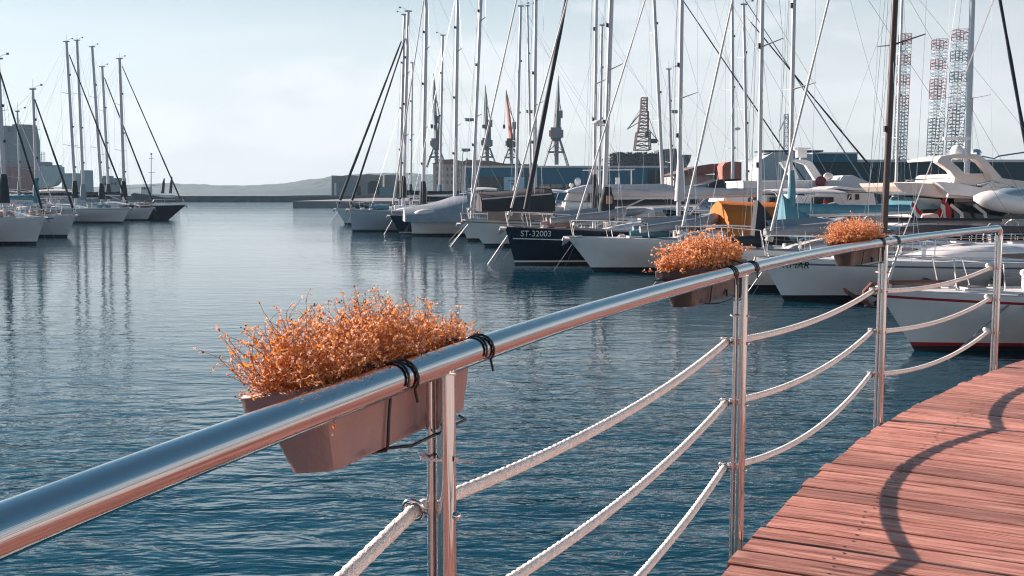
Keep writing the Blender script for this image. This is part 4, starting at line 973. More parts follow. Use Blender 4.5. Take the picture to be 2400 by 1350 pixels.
# tender hanging behind it
T = thing('tender','round nosed white tender hanging in davits at the right edge','boat',at(2345,478,42),R(172))
b = MB(); rings=[]
for i in range(15):
    s_=i/14; r_=.44*math.sin(min(1,s_*3.2+.06)*math.pi/2)**.6; x=1.0-s_*3.6; zc=.22-.42*s_
    rings.append([(x, r_*1.2*math.cos(a_), zc+r_*(math.sin(a_) if math.sin(a_)>0 else .95*math.sin(a_))) for a_ in [2*math.pi*q/16 for q in range(16)]])
b.loft(rings,closed=True); b.build('hull', gel, T, 60)
b = MB(); b.ball((-.4,0,.35),(.9,.42,.28),14,8); b.build('cover', mat('blue_grey_cover',(.25,.36,.42),.6), T, 60)
b = MB(); b.box((-.8,-.8,.0),(2.2,.05,.05)); b.path([(.9,-.1,.75),(.2,-.4,.9),(-1.2,-.5,.45)],.03); b.build('grab_rail', steel, T)
# flag
fl = thing('ensign','red and white flag drooping on a staff at the stern of the cream motor yacht','flag',at(2195,540,43.3),0)
b = MB(); rings=[]
for i in range(9):
    s_=i/8; rings.append([(at(2214-s_*20+6*q,462+36*s_+7*q*q,43.3)+Vector((0,.12*math.sin(s_*7+q*2.2),0))) for q in (0,1,2,3,4)])
vs=[]; fs=[]; ms=[]
for r_ in rings: vs+=[tuple(v-fl.location) for v in r_]
for i in range(8):
    for j in range(4): fs.append((i*5+j,i*5+j+1,(i+1)*5+j+1,(i+1)*5+j)); ms.append(1 if (3<=i<=4) else 0)
b.v=vs; b.f=fs; b.m=ms; b.build('cloth',[flagr,whitep],fl,60)
b = MB(); b.tube((0,0,0),at(2222,455,43.3)-fl.location,.018,n=5); b.build('staff', steel, fl)

# B: motor yacht with grey canvas flybridge and white arch, behind the orange awning
Bm = thing('motor_yacht','white motor yacht with grey canvas flybridge sides and raked white arch','yacht',(at(1700,520,58).x,58,0),R(184))
mhull(Bm, 15, 4.6, (1.9,1.7,1.5), 1.4)
A_('cabin',[(1692,474),(1700,450),(1706,447),(1850,449),(1885,452),(1890,474)],57,4.2,gel,.02,.2,None,Bm)
A_('cabin_window',[(1754,466),(1758,462),(1775,462),(1775,476),(1754,476)],56.93,.1,glass,0,0,None,Bm)
A_('cabin_window',[(1800,462),(1830,462),(1834,476),(1800,476)],56.93,.1,glass,0,0,None,Bm)
A_('flybridge',[(1741,448),(1741,426),(1972,424),(1972,444),(1890,447)],56.6,4.4,coverl,.01,.1,None,Bm)
A_('flybridge_rail',[(1740,426),(1740,423.5),(1974,421.5),(1974,424)],56.5,4.6,gel,0,0,None,Bm)
A_('radar_arch',[(1828,380),(1856,374),(1888,374),(1904,380),(1934,424),(1912,424),(1888,386),(1868,379),(1856,380),(1874,421),(1858,421),(1842,398)],56.8,.4,gel,.01,.05,None,Bm)
A_('radar_arch',[(1828,380),(1856,374),(1888,374),(1904,380),(1934,424),(1912,424),(1888,386),(1868,379),(1856,380),(1874,421),(1858,421),(1842,398)],60.4,.4,gel,.01,.05,None,Bm)
A_('foredeck_house',[(1968,420),(1975,411),(1998,410),(2050,432),(2080,440),(2080,450),(1968,446)],57,4,gelg,.03,.3,None,Bm)
def B_bits(P_, fn, name, m, smooth=None):
    b = MB(); fn(b); M = (Matrix.Translation(P_.location) @ Matrix.Rotation(P_.rotation_euler.z,4,'Z')).inverted()
    b.v = [tuple(M @ Vector(v)) for v in b.v]; return b.build(name, m, P_, smooth)
B_bits(Bm, lambda b: (b.box(at(1878,358,58),(.5,.4,.5)), b.ball(at(1870,350,58),(.25,.2,.12),8,5), b.box(at(1880,348,58),(.9,.2,.08)), b.tube(at(1878,352,58),at(1875,376,58),.05)),'radar',gel)
B_bits(Bm, lambda b: b.ball(at(1941,414,57.5),(.28,.12,.22),10,6),'life_ring',gel2)
B_bits(Bm, lambda b: b.ball(at(1924,426,56.4),(.3,.08,.3),12,6),'fender_board',mat('maroon_disc',(.12,.02,.03),.6))
# C: light blue white flybridge yacht with two satellite domes left of centre
Cm = thing('motor_yacht','pale flybridge motor yacht with two white satellite domes in front of the blue shed','yacht',(at(1320,500,74).x,74,0),R(183))
mhull(Cm, 17, 4.8, (2.0,1.8,1.5), 1.4)
A_('flybridge',[(1328,450),(1330,446),(1350,440),(1378,433),(1560,431),(1590,438),(1600,446),(1560,451),(1340,452)],73,4.6,gelg,.02,.2,None,Cm)
A_('canvas_screen',[(1329,470),(1336,453),(1380,453),(1372,471)],73.2,4.2,gel2,.01,.1,None,Cm)
A_('saloon',[(1372,472),(1381,453),(1560,452),(1575,470),(1575,480),(1372,480)],73.6,3.6,glass,0,0,None,Cm)
A_('cockpit_side',[(1318,500),(1324,474),(1580,476),(1590,500)],73.1,4.4,gel,.02,.2,None,Cm)
B_bits(Cm, lambda b: (b.ball(at(1354,426,75),(.24,.24,.30),12,8), b.tube(at(1354,432,75),at(1354,440,75),.08)),'satellite_dome',gel,50)
B_bits(Cm, lambda b: (b.ball(at(1339,434,75),(.16,.16,.16),12,8), b.tube(at(1339,436,75),at(1339,446,75),.05)),'satellite_dome',gel,50)
B_bits(Cm, lambda b: (b.box(at(1448,424,75),(.28,.3,.45))),'seat_back',gel)
B_bits(Cm, lambda b: (b.path([at(1366,399,76),at(1488,397,76)],.05,n=5), b.tube(at(1400,398,76),at(1400,435,76),.04), b.tube(at(1480,398,76),at(1480,432,76),.04)),'awning_frame',gel2)
# D: long gangway style awning behind masts and dark hulled cruiser
Dm = thing('motor_cruiser','black hulled cruiser with dark canopy behind the orange awning','boat',(at(1590,500,66).x,66,0),R(183))
mhull(Dm, 13, 4, (1.9,1.7,1.5), 1.0, hm=navy, boot=navy)
A_('canopy',[(1655,462),(1660,430),(1690,420),(1735,418),(1742,430),(1742,462)],65,3.6,saild,.03,.2,None,Dm)
A_('side_deck',[(1590,462),(1600,440),(1660,430),(1690,432),(1690,466)],65.2,3.4,shipg,.03,.2,None,Dm)
# E: navy hulled ketch style hull right behind the dark masted yacht
Em = thing('motor_cruiser','large navy hulled cruiser lying behind the yacht with the dark mast','boat',(at(2090,640,37).x,37,0),R(186))
mhull(Em, 15, 4.4, (1.75,1.5,1.4), 1.3, hm=navy, boot=navy)
A_('canopy',[(2096,548),(2108,532),(2170,526),(2290,528),(2420,530),(2420,556),(2096,556)],36,3.8,navy,.03,.2,None,Em)
A_('foredeck_cover',[(2082,556),(2092,536),(2130,520),(2200,520),(2215,545),(2200,556)],36.6,2.4,gel,.10,.5,40,Em)
# F: white houseboat style cruiser with blue windows, mid right
Fm = thing('motor_cruiser','white cruiser with striped sunshade and dark window openings left of the cream motor yacht','boat',(at(1905,520,54).x,54,0),R(184))
mhull(Fm, 12, 4, (1.7,1.5,1.4), 1.0)
A_('cabin',[(1860,485),(1866,452),(1930,450),(2050,452),(2056,485)],53,3.8,gel,.02,.2,None,Fm)
A_('cabin_window',[(1905,462),(1954,462),(1954,482),(1905,482)],52.9,.12,dark,0,0,None,Fm)
for x in (1988,2006): A_('cabin_window',[(x,455),(x+8,455),(x+8,468),(x,468)],52.9,.12,dark,0,0,None,Fm)
A_('sunshade',[(1932,444),(1966,436),(2000,440),(2066,444),(2066,448),(2000,446),(1966,442),(1932,449)],52.4,4.4,gel,0,0,None,Fm)
A_('side_cover',[(1862,500),(1868,490),(1960,474),(1990,490),(1990,512),(1862,512)],52,3.8,coverg,.04,.3,None,Fm)
A_('hull_cover',[(1850,540),(1856,496),(1960,500),(2010,520),(2010,545)],46,2.5,navy2,.04,.3,None,Fm)

# pontoon between the rows
def strip(name, pA, pB, w_, z0, z1, m):
    d = Vector((pB[0]-pA[0], pB[1]-pA[1],0)); n_ = Vector((-d.y,d.x,0)).normalized()*w_/2
    b = MB(); A0 = Vector((*pA,0)); B0 = Vector((*pB,0))
    v=[A0-n_,A0+n_,B0+n_,B0-n_]; vs=[(p.x,p.y,z) for z in (z0,z1) for p in v]
    b.add(vs,[(3,2,1,0),(4,5,6,7),(0,1,5,4),(1,2,6,5),(2,3,7,6),(3,0,4,7)]); return tag(b.build(name,m),kind='structure')
strip('pontoon',(24.5,17),(1.5,108),2.4,-.3,.62,conc)
strip('west_pontoon',(-46,50),(-62,150),2.4,-.3,.6,conc)

# ------------------------------------------------------------------ boardwalk, railing, ropes, flower boxes
DZ = CAMH - 1.28
KP = [(-2.9,-8.0),(-1.55,-3.6),(-.88,-.9),(-.62,.22),(-.44,.90),(-.31,1.28),(-.115,1.82),(.236,2.671),(.846,3.907),(1.43,4.96),(2.081,5.96),(2.80,6.91),(3.574,7.811),(5.1,9.35),(6.9,10.9),(9.0,12.4)]
def catmull():
    P = [Vector((x,y,0)) for x,y in KP]; out = []
    for i in range(1,len(P)-2):
        p0,p1,p2,p3 = P[i-1:i+3]
        t0=0; t1=t0+(p1-p0).length**.5; t2=t1+(p2-p1).length**.5; t3=t2+(p3-p2).length**.5
        n_ = max(6,int((p2-p1).length/.04))
        for k in range(n_):
            t_ = t1+(t2-t1)*k/n_
            A1=p0*((t1-t_)/(t1-t0))+p1*((t_-t0)/(t1-t0)); A2=p1*((t2-t_)/(t2-t1))+p2*((t_-t1)/(t2-t1)); A3=p2*((t3-t_)/(t3-t2))+p3*((t_-t2)/(t3-t2))
            B1=A1*((t2-t_)/(t2-t0))+A2*((t_-t0)/(t2-t0)); B2=A2*((t3-t_)/(t3-t1))+A3*((t_-t1)/(t3-t1))
            out.append(B1*((t2-t_)/(t2-t1))+B2*((t_-t1)/(t2-t1)))
    return out
CV = catmull()
for _ in range(30): CV = [CV[0]]+[(a+b_*2+c)/4 for a,b_,c in zip(CV,CV[1:],CV[2:])]+[CV[-1]]
CS = [0.0]
for a,b_ in zip(CV,CV[1:]): CS.append(CS[-1]+(b_-a).length)
import bisect
def cat(s):
    s = min(max(s,0),CS[-1]-1e-4); i = max(0,bisect.bisect_right(CS,s)-1); i = min(i,len(CV)-2)
    k = (s-CS[i])/(CS[i+1]-CS[i]); p = CV[i].lerp(CV[i+1],k)
    a,b_ = CV[max(0,i-6)],CV[min(len(CV)-1,i+7)]; T = (b_-a).normalized(); return p, T, Vector((T.y,-T.x,0))   # point, tangent, inward normal
def s_at_y(y):
    i = min(range(len(CV)), key=lambda k: abs(CV[k].y-y)); return CS[i]
def railz(y):
    pts = [(-9,.29),(2.7,.29),(3.907,.287),(5.96,.280),(7.811,.265),(20,.25)]
    for a,b_ in zip(pts,pts[1:]):
        if y <= b_[0]: return CAMH-(a[1]+(b_[1]-a[1])*(y-a[0])/(b_[0]-a[0]))
    return CAMH-.25
# decking
b = MB(); uvs = []; tones = []; rnd = random.Random(5)
s = s_at_y(-3.2); send = CS[-1]-1.0; npl = 0; nails = MB()
while s < send:
    wd = .137+rnd.uniform(-.004,.004); gap = .022+rnd.uniform(-.002,.003)
    pa,Ta,na = cat(s+gap/2); pb,Tb,nb = cat(s+wd+gap/2); o_ = .055+rnd.uniform(-.012,.012); dz = rnd.uniform(-.0012,.0012); Ln = 1.95
    z1 = DZ+dz; ch = .004
    def edge(u_, off, l):   # across 0..1 , along l
        p = pa.lerp(pb,u_); n_ = na.lerp(nb,u_); return p+n_*(off+l)
    nl = 8; o = len(b.v); cup = rnd.uniform(-.0004,.0006)
    sec = [(0,-.032),(0,-ch),(.03,0),(.5,cup),(.97,0),(1,-ch),(1,-.032)]
    tn = rnd.uniform(.66,1.22)
    for i in range(nl+1):
        for k,(u_,zz) in enumerate(sec):
            p = edge(u_, o_, Ln*i/nl); zz2 = zz-(.003 if i == 0 and zz > -.01 else 0)
            b.v.append((p.x,p.y,z1+zz2))
    m_ = len(sec); ub = rnd.uniform(0,40); vb = rnd.uniform(0,40)
    def UV(i,k): return (ub+Ln*i/nl, vb+sec[k][0]*wd+(sec[k][1] if k in (0,6) else 0))
    for i in range(nl):
        for k in range(m_-1):
            b.f.append((o+i*m_+k,o+(i+1)*m_+k,o+(i+1)*m_+k+1,o+i*m_+k+1)); b.m.append(0); uvs += [UV(i,k),UV(i+1,k),UV(i+1,k+1),UV(i,k+1)]; tones += [tn]*4
    b.f.append(tuple(o+k for k in range(m_))); b.m.append(0); uvs += [(ub+sec[k][1],vb+sec[k][0]*wd) for k in range(m_)]; tones += [tn*.8]*m_
    for l in (.33,1.1,1.8):
        for u_ in (.22,.78):
            p = edge(u_+rnd.uniform(-.04,.04), o_, l+rnd.uniform(-.02,.02)); c = (p.x,p.y,z1+.0008)
            nails.add([(p.x+0.0062*math.cos(a_*math.pi/3),p.y+0.0062*math.sin(a_*math.pi/3),z1+.0018) for a_ in range(6)],[tuple(range(6))])
    s += wd+gap; npl += 1
me = bpy.data.meshes.new('boardwalk'); me.from_pydata(b.v,[],b.f); me.materials.append(woodM)
uvl = me.uv_layers.new(name='UVMap'); uvl.data.foreach_set('uv',[c for q_ in uvs for c in q_])
att = me.attributes.new('tone','FLOAT','CORNER'); att.data.foreach_set('value',tones)
dk = bpy.data.objects.new('boardwalk',me); sc.collection.objects.link(dk); tag(dk,kind='structure')
no = nails.build('nail_heads', mat('dark_nail',(.03,.02,.02),.6), dk)
b = MB(); ring_=[]
for i in range(0,80):
    p,T,n_ = cat(s_at_y(-3.2)+ (send-s_at_y(-3.2))*i/79); 
    ring_.append([tuple(p+n_*.12+Vector((0,0,DZ-.04))),tuple(p+n_*.18+Vector((0,0,DZ-.04))),tuple(p+n_*.18+Vector((0,0,DZ-.24))),tuple(p+n_*.12+Vector((0,0,DZ-.24)))])
b.loft(ring_,closed=True); bm_ = b.build('edge_beam', mat('dark_timber',(.05,.035,.03),.8), dk)
b = MB(); ring_=[]
for i in range(0,80):
    p,T,n_ = cat(s_at_y(-3.2)+ (send-s_at_y(-3.2))*i/79)
    ring_.append([tuple(p+n_*2.03+Vector((0,0,DZ-.006))),tuple(p+n_*11.5+Vector((0,0,DZ-.006))),tuple(p+n_*11.5+Vector((0,0,-1))),tuple(p+n_*.9+Vector((0,0,-1))),tuple(p+n_*.9+Vector((0,0,DZ-.9))),tuple(p+n_*2.03+Vector((0,0,DZ-.9)))])
b.loft(ring_,closed=True); tag(b.build('unseen_promenade', mat('pale_paving',(.68,.60,.55),.8,var=.2,vscale=.8)),kind='structure')  # unseen pale paving, added to bounce light and reflect in the handrail

# railing
rl = thing('railing','curved stainless steel railing with round handrail along the edge of the wooden boardwalk','railing',(.846,3.907,DZ-.15))
O = rl.location.copy()
def uvpath(pts, r, n, name, m, parent, usc=1.0, origin=O):
    N=len(pts); b=MB(); b.path([Vector(p)-origin for p in pts], r, n); o=b.build(name,m,parent,60)
    l=[0]; 
    for a,c in zip(pts,pts[1:]): l.append(l[-1]+(Vector(c)-Vector(a)).length)
    uvl=o.data.uv_layers.new(name='UVMap'); out=[]
    for poly in o.data.polygons:
        vi=list(poly.vertices)
        if len(vi)==4 and N>1:
            ks=[v%n for v in vi]; wrap=(max(ks)-min(ks))>1
            for v,k in zip(vi,ks): out+=[l[v//n]*usc,(k+(n if (wrap and k==0) else 0))/n]
        else:
            for v in vi: out+=[0,0]
    uvl.data.foreach_set('uv',out); return o
POSTS = [-.62, 1.82, 3.907, 5.96, 7.811]
S_ = [s_at_y(y) for y in POSTS]
s0_ = s_at_y(-2.9); sE = S_[4]
pts = []
n_ = 170
for i in range(n_+1):
    p,T,nn = cat(s0_+(sE-.055-s0_)*i/n_); pts.append(Vector((p.x,p.y,railz(p.y))))
pe,Te,_ = cat(sE); ze = railz(pe.y)
for k in range(1,9):
    a_ = math.pi/2*k/8; q_ = pe-Te*.055; pts.append(Vector((q_.x,q_.y,0))+Te*.055*math.sin(a_)+Vector((0,0,ze-.055*(1-math.cos(a_)))))
pts.append(Vector((pe.x,pe.y,ze-.10)))
uvpath(pts,.0245,32,'handrail',railM,rl)
steelp = mat('post_stainless',(.74,.70,.69),.15,1.0,var=.08,vscale=20)
RH = [.725,.495,.25]
for s_,y in zip(S_,POSTS):
    p,T,nn = cat(s_); z1 = railz(p.y)-.012; lf = -nn
    c = p; P = lambda off,z: Vector((c.x,c.y,z))+lf*off-O
    b = MB(); b.tube(P(-.004,DZ-.20),P(-.004,z1),.0178,n=20); po = b.build('post',railM,rl,60)
    b = MB(); b.tube(P(.0235,DZ-.24),P(.0235,z1-.02),.0082,n=12); po2 = b.build('outer_tube',steelp,po,60)
    b = MB(); b.ring(P(-.004,z1-.008),(T.x*.3,T.y*.3,1),.0178,.0030,24,6); b.build('weld_bead',steelp,po,60)
    b = MB()
    for z in (DZ-.12, DZ+RH[2]-.05, z1-.12): b.tube(P(.01,z),P(.030,z),.006,n=8)
    for z in (DZ-.10,DZ-.17): b.tube(P(.0,z),P(-.16,z),.008,n=6)
    b.build('mounting_bracket',steelp,po,60)
    for h in RH:
        b = MB(); b.ring(P(.058,DZ+h),T*.9+Vector((0,0,.3)),.0190,.0042,22,8); b.tube(P(.03,DZ+h),P(.044,DZ+h),.005,n=6); b.build('eye_ring',steelp,po,60)
        b = MB(); b.ball(P(-.024,DZ+h-.002),(.009,.009,.007),8,6); b.build('bolt_head',steelp,po,60)
    if y > 1 and y < 7:
        z = DZ+ (z1-DZ)*.80 if y > 2 else DZ+.86
        z = z1-.155
        b = MB(); rg=[]
        for k in range(25):
            a_=2*math.pi*k/24; rg.append(Vector((c.x,c.y,z))-O+lf*(.012+.031*math.cos(a_))+T*(.0205*math.sin(a_)))
        b.path(rg,.0022,n=6,sq=(.5,1.3)); b.box(P(-.02,z)+Vector((.004,-.004,0)),(.007,.006,.008)); b.tube(P(-.018,z),P(-.055,z-.004),.0020,n=5); b.build('cable_tie',mat('clear_nylon',(.75,.68,.66),.4),rl)

# twisted ropes: one continuous rope at each height
def sm(a): return a
ropeM = mat('white_rope',(.95,.87,.82),.8,var=.14,vscale=25,bump=.5,bscale=220)
names = ['topmost white twisted rope threaded through the railing posts','middle white twisted rope of the railing','lowest white twisted rope of the railing, sagging deepest']
for li,(h,sag) in enumerate(zip(RH,(.046,.062,.090))):
    cen = []
    for a,b_ in zip(range(4),range(1,5)):
        sa, sb = S_[a], S_[b_]; nseg = int((sb-sa)/.0085) if a >= 1 else int((sb-sa)/.012)
        pa,Ta,na = cat(sa); pb,Tb,nb = cat(sb)
        A = Vector((pa.x,pa.y,DZ+h))-na*.056; B_ = Vector((pb.x,pb.y,DZ+h))-nb*.056
        if b_ == 4: B_ = B_
        for k in range(nseg+(1 if a==3 else 0)):
            f_ = k/nseg; q_ = A.lerp(B_,f_); q_.z -= 4*sag*f_*(1-f_)*(1+.12*math.sin(a*3+li)); cen.append(q_)
    l = 0; V=[]; n=14; fs=[]; N=len(cen); rr=.0132
    for i,p in enumerate(cen):
        if i: l += (p-cen[i-1]).length
        T = (cen[min(i+1,N-1)]-cen[max(i-1,0)]).normalized(); sd = T.cross(Vector((0,0,1))).normalized(); up = sd.cross(T)
        ph = 2*math.pi*l/.085
        for k in range(n):
            a_ = 2*math.pi*k/n; r_ = rr*(.78+.24*abs(math.cos(1.5*(a_-ph)))**.8)
            V.append(p+sd*math.cos(a_)*r_+up*math.sin(a_)*r_)
    fs = [(i*n+k,i*n+(k+1)%n,(i+1)*n+(k+1)%n,(i+1)*n+k) for i in range(N-1) for k in range(n)]
    b = MB(); b.add(V,fs); b.ball(cen[-1],(.028,.028,.026),12,8); b.ball(cen[-1]+Vector((-.02,.0,.016)),(.018,.018,.018),10,6)
    ro = b.build('rope',ropeM,None,70); tag(ro,names[li],'rope',None)

# promenade and house right of and behind the viewer: unseen, added for bounce light
t = thing('unseen_house','unseen pale plastered house added for bounce light and rail reflection by the promenade','building',(15.5,-18,DZ))
b = MB(); b.box((4,0,4.2),(8,46,8.4)); b.build('wall', mat('white_plaster',(.84,.79,.75),.8,var=.12,vscale=.4), t)
for k in range(9):
    for z in (1.5,4.4,6.9):
        b = MB(); b.box((-.03,-20+k*5,z),(.08,1.2,1.7)); wo = b.build('window', glass, t)
        b = MB(); b.box((-.09,-20+k*5,z-.92),(.2,1.4,.10)); b.build('sill', trimw, wo)
b = MB(); b.prism([(-.6,8.4),(9,8.4),(4.2,10.2)],-23.4,23.4); b.build('roof', roofr, t)

# flower boxes
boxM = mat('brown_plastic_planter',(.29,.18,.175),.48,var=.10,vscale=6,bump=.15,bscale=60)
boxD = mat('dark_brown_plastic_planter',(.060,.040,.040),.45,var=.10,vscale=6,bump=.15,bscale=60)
soilM = mat('dry_potting_soil',(.035,.022,.016),.95,var=.4,vscale=60,bump=1,bscale=90)
stemM = mat('rusty_orange_stem',(.50,.18,.065),.7,var=.35,vscale=30)
leafM = mat('orange_brown_leaf',(.90,.31,.065),.55,var=.45,vscale=25)
flowM = mat('pale_salmon_flower',(.93,.54,.38),.6,var=.30,vscale=40)
budM  = mat('dark_seed_bud',(.10,.025,.02),.6)
for m_ in (leafM,flowM):
    t_ = m_.node_tree; bs = t_.nodes['Principled BSDF']; tr = t_.nodes.new('ShaderNodeBsdfTranslucent'); mx = t_.nodes.new('ShaderNodeMixShader'); mx.inputs[0].default_value = .45
    src = bs.inputs['Base Color'].links[0].from_socket; t_.links.new(src,tr.inputs[0])
    t_.links.new(bs.outputs[0],mx.inputs[1]); t_.links.new(tr.outputs[0],mx.inputs[2]); t_.links.new(mx.outputs[0],t_.nodes['Material Output'].inputs[0])
wireM = mat('black_coated_wire',(.012,.012,.014),.4)
def rail_s_px(px):
    best = min(range(0,len(CV)), key=lambda i: abs(proj((CV[i].x,CV[i].y,railz(CV[i].y)+.02))[0]-px) if CV[i].y > .4 else 1e9); return CS[best]
def flowerbox(label, plabel, npx, zb, m, hooks, seed, ph, hL=.52, wireface=(.33,), spread=1.0, dens=1.0, fl=.5, rot=0.0, roll=0.0, sc_=1.0):
    rnd = random.Random(seed)
    g = gnd(npx[0],npx[1],zb); s_ = s_at_y(g.y+.22); p,T,nn = cat(s_); rz = math.atan2(T.y,T.x)+rot
    T = Vector((math.cos(rz),math.sin(rz),0)); root = g+T*hL/2
    root = root-nn*.0; t = thing('flower_box',label,'flower box',root,rz,'flower boxes hooked on the handrail'); t.rotation_euler = (-roll,0,rz)
    H_ = .132; L2 = hL/2
    # tapered shell with ribbed long sides: (z, half length, half width)
    def sect(z,hl,hw,rib,nn_=18,cr=.016):
        out=[]
        for k in range(nn_+1): x=-hl+cr+(2*hl-2*cr)*k/nn_; out.append((x,-hw+(rib if (k%6 in (2,3,4)) else 0),z))
        out += [(hl-.004,-hw+.006,z),(hl,-hw+cr,z)]
        out += [(hl,hw-cr,z),(hl-.004,hw-.006,z)]
        for k in range(nn_+1): x=hl-cr-(2*hl-2*cr)*k/nn_; out.append((x,hw-(rib if (k%6 in (2,3,4)) else 0),z))
        out += [(-hl+.004,hw-.006,z),(-hl,hw-cr,z),(-hl,-hw+cr,z),(-hl+.004,-hw+.006,z)]
        return out
    rg = [sect(0,L2-.034,.040,.0),sect(.004,L2-.032,.042,.0),sect(.012,L2-.031,.043,.006),sect(.05,L2-.020,.051,.008),sect(.10,L2-.008,.060,.006),sect(H_-.026,L2-.002,.063,.0)]
    b = MB(); b.loft(rg,closed=True,caps=False); n_=len(rg[0]); b.f.append(tuple(range(n_))[::-1]); b.m.append(0); bo = b.build('box',m,t,35)
    rim = [sect(H_-.026,L2+.016,.076,0),sect(H_-.004,L2+.018,.078,0),sect(H_,L2+.014,.075,0),sect(H_,L2-.004,.060,0),sect(H_-.030,L2-.006,.058,0)]
    b = MB(); b.loft(rim,closed=True,caps=False); b.loft([sect(H_-.026,L2+.016,.076,0),sect(H_-.026,L2-.003,.0625,0)],closed=True,caps=False); b.build('rim',m,bo,35)
    b = MB(); V=[(x*(L2-.008)/10, y*.054/3, H_-.022+rnd.uniform(-.004,.006)) for x in range(-10,11) for y in range(-3,4)]
    b.add(V,[(i*7+j,(i+1)*7+j,(i+1)*7+j+1,i*7+j+1) for i in range(20) for j in range(6)]); b.build('soil',soilM,t)
    Mi = (Matrix.Translation(root) @ Matrix.Rotation(rz,4,'Z') @ Matrix.Rotation(-roll,4,'X')).inverted()
    for hp in hooks:
        hs = rail_s_px(hp); q_,T2,n2 = cat(hs); c = Vector((q_.x,q_.y,railz(q_.y))); 
        for d_ in (-.012,.0):
            pth=[]; cc = c+T2*d_
            bp_ = Mi @ cc; xb_ = min(max(bp_.x-.05,-L2+.03),L2-.03)
            pth.append(Vector((xb_,-.064,.098)) if True else None)
            pth.append(Vector((min(bp_.x-.02,xb_+.08),-.060,H_+.012)))
            for k in range(9):
                a_ = math.radians(150-k*(195 if d_==0 else 170)/8); wp = cc - n2*(.0275*math.cos(math.pi-a_)*-1)*-1 + Vector((0,0,.0275*math.sin(a_)))
                wp = cc + n2*(.0275*math.cos(a_)) + Vector((0,0,.0275*math.sin(a_))) + T2*(.012*k/8*(1 if d_==0 else -1.2)); pth.append(Mi @ wp)
            if d_==0: pth.append(pth[-1]+Vector((.004,0,-.022)))
            b = MB(); b.path(pth,.0024,n=7); b.build('hook',wireM,t,60)
    for f_ in wireface:
        x = -L2+hL*f_; b = MB(); b.path([(x+.012,-.070,H_-.02),(x+.004,-.058,.05),(x,-.050,.004),(x,-.046,-.004),(x-.01,.0,-.005),(x-.01,.05,.0),(x,.075,H_-.02)],.0028,n=7); b.build('bracket_wire',wireM,t,60)
    b = MB(); b.path([(-L2+.20,-.02,-.004),(-L2+.22,-.075,-.006),(L2-.14,-.085,-.004),(L2-.10,-.055,-.002)],.0026,n=7); b.path([(-L2-.012,.0,H_-.034),(-L2-.012,.078,H_-.034),(L2+.012,.078,H_-.034),(L2+.012,-.078,H_-.034)],.0026,n=7); b.build('bracket_wire',wireM,t,60)
    b = MB(); x=L2-.20; b.box((x,-.0535,.017),(.028,.006,.026)); b.build('overflow_notch',wireM,bo)
    # the plant
    pl = thing('flowering_plant',plabel,'plant',root+Vector((0,0,H_-.022))-nn*.11*math.sin(roll),rz,'dry orange plants in the flower boxes')
    st=MB(); lf=MB(); fw=MB(); bd=MB()
    def seg(a,c,r0,r1):
        T_=(c-a); 
        if T_.length<1e-6: return
        T_.normalize(); u_=T_.orthogonal().normalized(); v_=T_.cross(u_); o=len(st.v)
        for p_,r_ in ((a,r0),(c,r1)):
            for k in range(3): an=2.094*k; st.v.append(tuple(p_+u_*r_*math.cos(an)+v_*r_*math.sin(an)))
        for k in range(3): st.f.append((o+k,o+(k+1)%3,o+3+(k+1)%3,o+3+k)); st.m.append(0)
    st.m_bud = lambda q_: st.ball(q_,.0014,5,4,mi=1)
    def quad(mb,c,sz,asp=1.6):
        d=Vector((rnd.gauss(0,1),rnd.gauss(0,1),rnd.gauss(0,.8))).normalized(); u_=d.orthogonal().normalized(); v_=d.cross(u_); an=rnd.uniform(0,6.28)
        u2=u_*math.cos(an)+v_*math.sin(an); v2=d.cross(u2); mb.add([c-u2*sz*asp*.5,c+v2*sz*.42+d*sz*.12,c+u2*sz*asp*.5,c-v2*sz*.42+d*sz*.12],[(0,1,2,3)])
    def flower(c,sz):
        quad(fw,c,sz,1.3); quad(fw,c+Vector((rnd.uniform(-1,1),rnd.uniform(-1,1),rnd.uniform(-.5,1)))*sz*.4,sz,1.3)
    nst = int(330*dens)
    def grow(p,d,length,r,depth):
        n_s = max(2,int(length/.012)); q_=p
        for k in range(n_s):
            d = (d+Vector((rnd.gauss(0,.20),rnd.gauss(0,.20),rnd.gauss(.02,.13)))).normalized(); q2=q_+d*(length/n_s)
            seg(q_,q2,r*(1-k/n_s*.5),r*(1-(k+1)/n_s*.5)); q_=q2
            if rnd.random()<.62: quad(lf,q_+Vector((rnd.gauss(0,.003),rnd.gauss(0,.003),rnd.gauss(0,.003))),rnd.uniform(.0026,.0056)*sc_,rnd.uniform(1.2,2.4))
            if depth>0 and rnd.random()<.42:
                d2=(d+Vector((rnd.gauss(0,.7),rnd.gauss(0,.7),rnd.gauss(.1,.45)))).normalized(); grow(q_,d2,length*rnd.uniform(.3,.55),r*.65,depth-1)
        if rnd.random()<.85: flower(q_,rnd.uniform(.0034,.0058)*sc_)
        else: st.m_bud(q_)
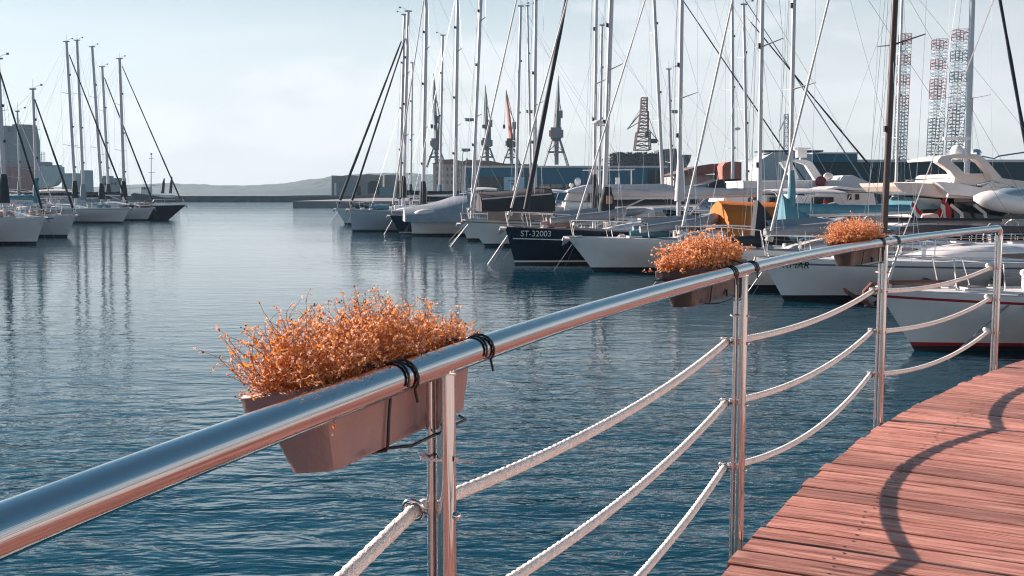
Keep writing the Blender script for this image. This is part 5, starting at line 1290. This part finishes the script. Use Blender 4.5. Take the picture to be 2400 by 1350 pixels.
    for i in range(nst):
        x=rnd.uniform(-L2+.01,L2-.01); y=rnd.uniform(-.045,.05); e=(x/L2); ey=y/.05
        hh=ph(x/L2)*rnd.uniform(.45,1.0)
        d=Vector((e*.55*abs(e)+rnd.gauss(0,.28), ey*.55+rnd.gauss(0,.22), 1.0)).normalized()
        if e<-.75 and rnd.random()<.45: d=Vector((-1.0,rnd.uniform(-.2,.8),.5+rnd.random()*.5)).normalized(); hh*=.95
        if e>.75 and rnd.random()<.5: d=Vector((.8,rnd.uniform(-.2,.8),.6)).normalized()
        grow(Vector((x,y,0)),d,hh*spread,.0011,2)
    st.build('stems',[stemM,budM],pl); lf.build('leaves',leafM,pl); fw.build('flowers',flowM,pl)
    print('plant',len(st.f),len(lf.f),len(fw.f))
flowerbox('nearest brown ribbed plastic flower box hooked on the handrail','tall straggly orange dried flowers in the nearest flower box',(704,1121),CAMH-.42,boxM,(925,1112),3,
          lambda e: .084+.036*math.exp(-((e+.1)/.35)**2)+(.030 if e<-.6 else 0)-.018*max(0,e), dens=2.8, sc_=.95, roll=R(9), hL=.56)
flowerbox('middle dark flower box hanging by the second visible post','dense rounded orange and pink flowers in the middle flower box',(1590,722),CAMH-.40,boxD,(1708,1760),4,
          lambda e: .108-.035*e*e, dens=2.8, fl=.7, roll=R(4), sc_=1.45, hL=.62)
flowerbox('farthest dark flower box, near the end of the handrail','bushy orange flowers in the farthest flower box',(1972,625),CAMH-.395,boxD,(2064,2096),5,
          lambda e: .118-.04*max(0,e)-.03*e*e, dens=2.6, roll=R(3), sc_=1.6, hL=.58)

# ------------------------------------------------------------------ air
hb = MB(); hb.box((600,1500,195),(5600,3300,396))
hzM = bpy.data.materials.new('haze_air'); hzM.use_nodes = True; t_ = hzM.node_tree; t_.nodes.clear()
pv = t_.nodes.new('ShaderNodeVolumePrincipled'); pv.inputs['Density'].default_value = .00016; pv.inputs['Color'].default_value = (.50,.80,1.0,1); pv.inputs['Anisotropy'].default_value = .2
oo = t_.nodes.new('ShaderNodeOutputMaterial'); t_.links.new(pv.outputs[0],oo.inputs['Volume'])
HAZE = True
if HAZE: tag(hb.build('haze',hzM),kind='stuff')
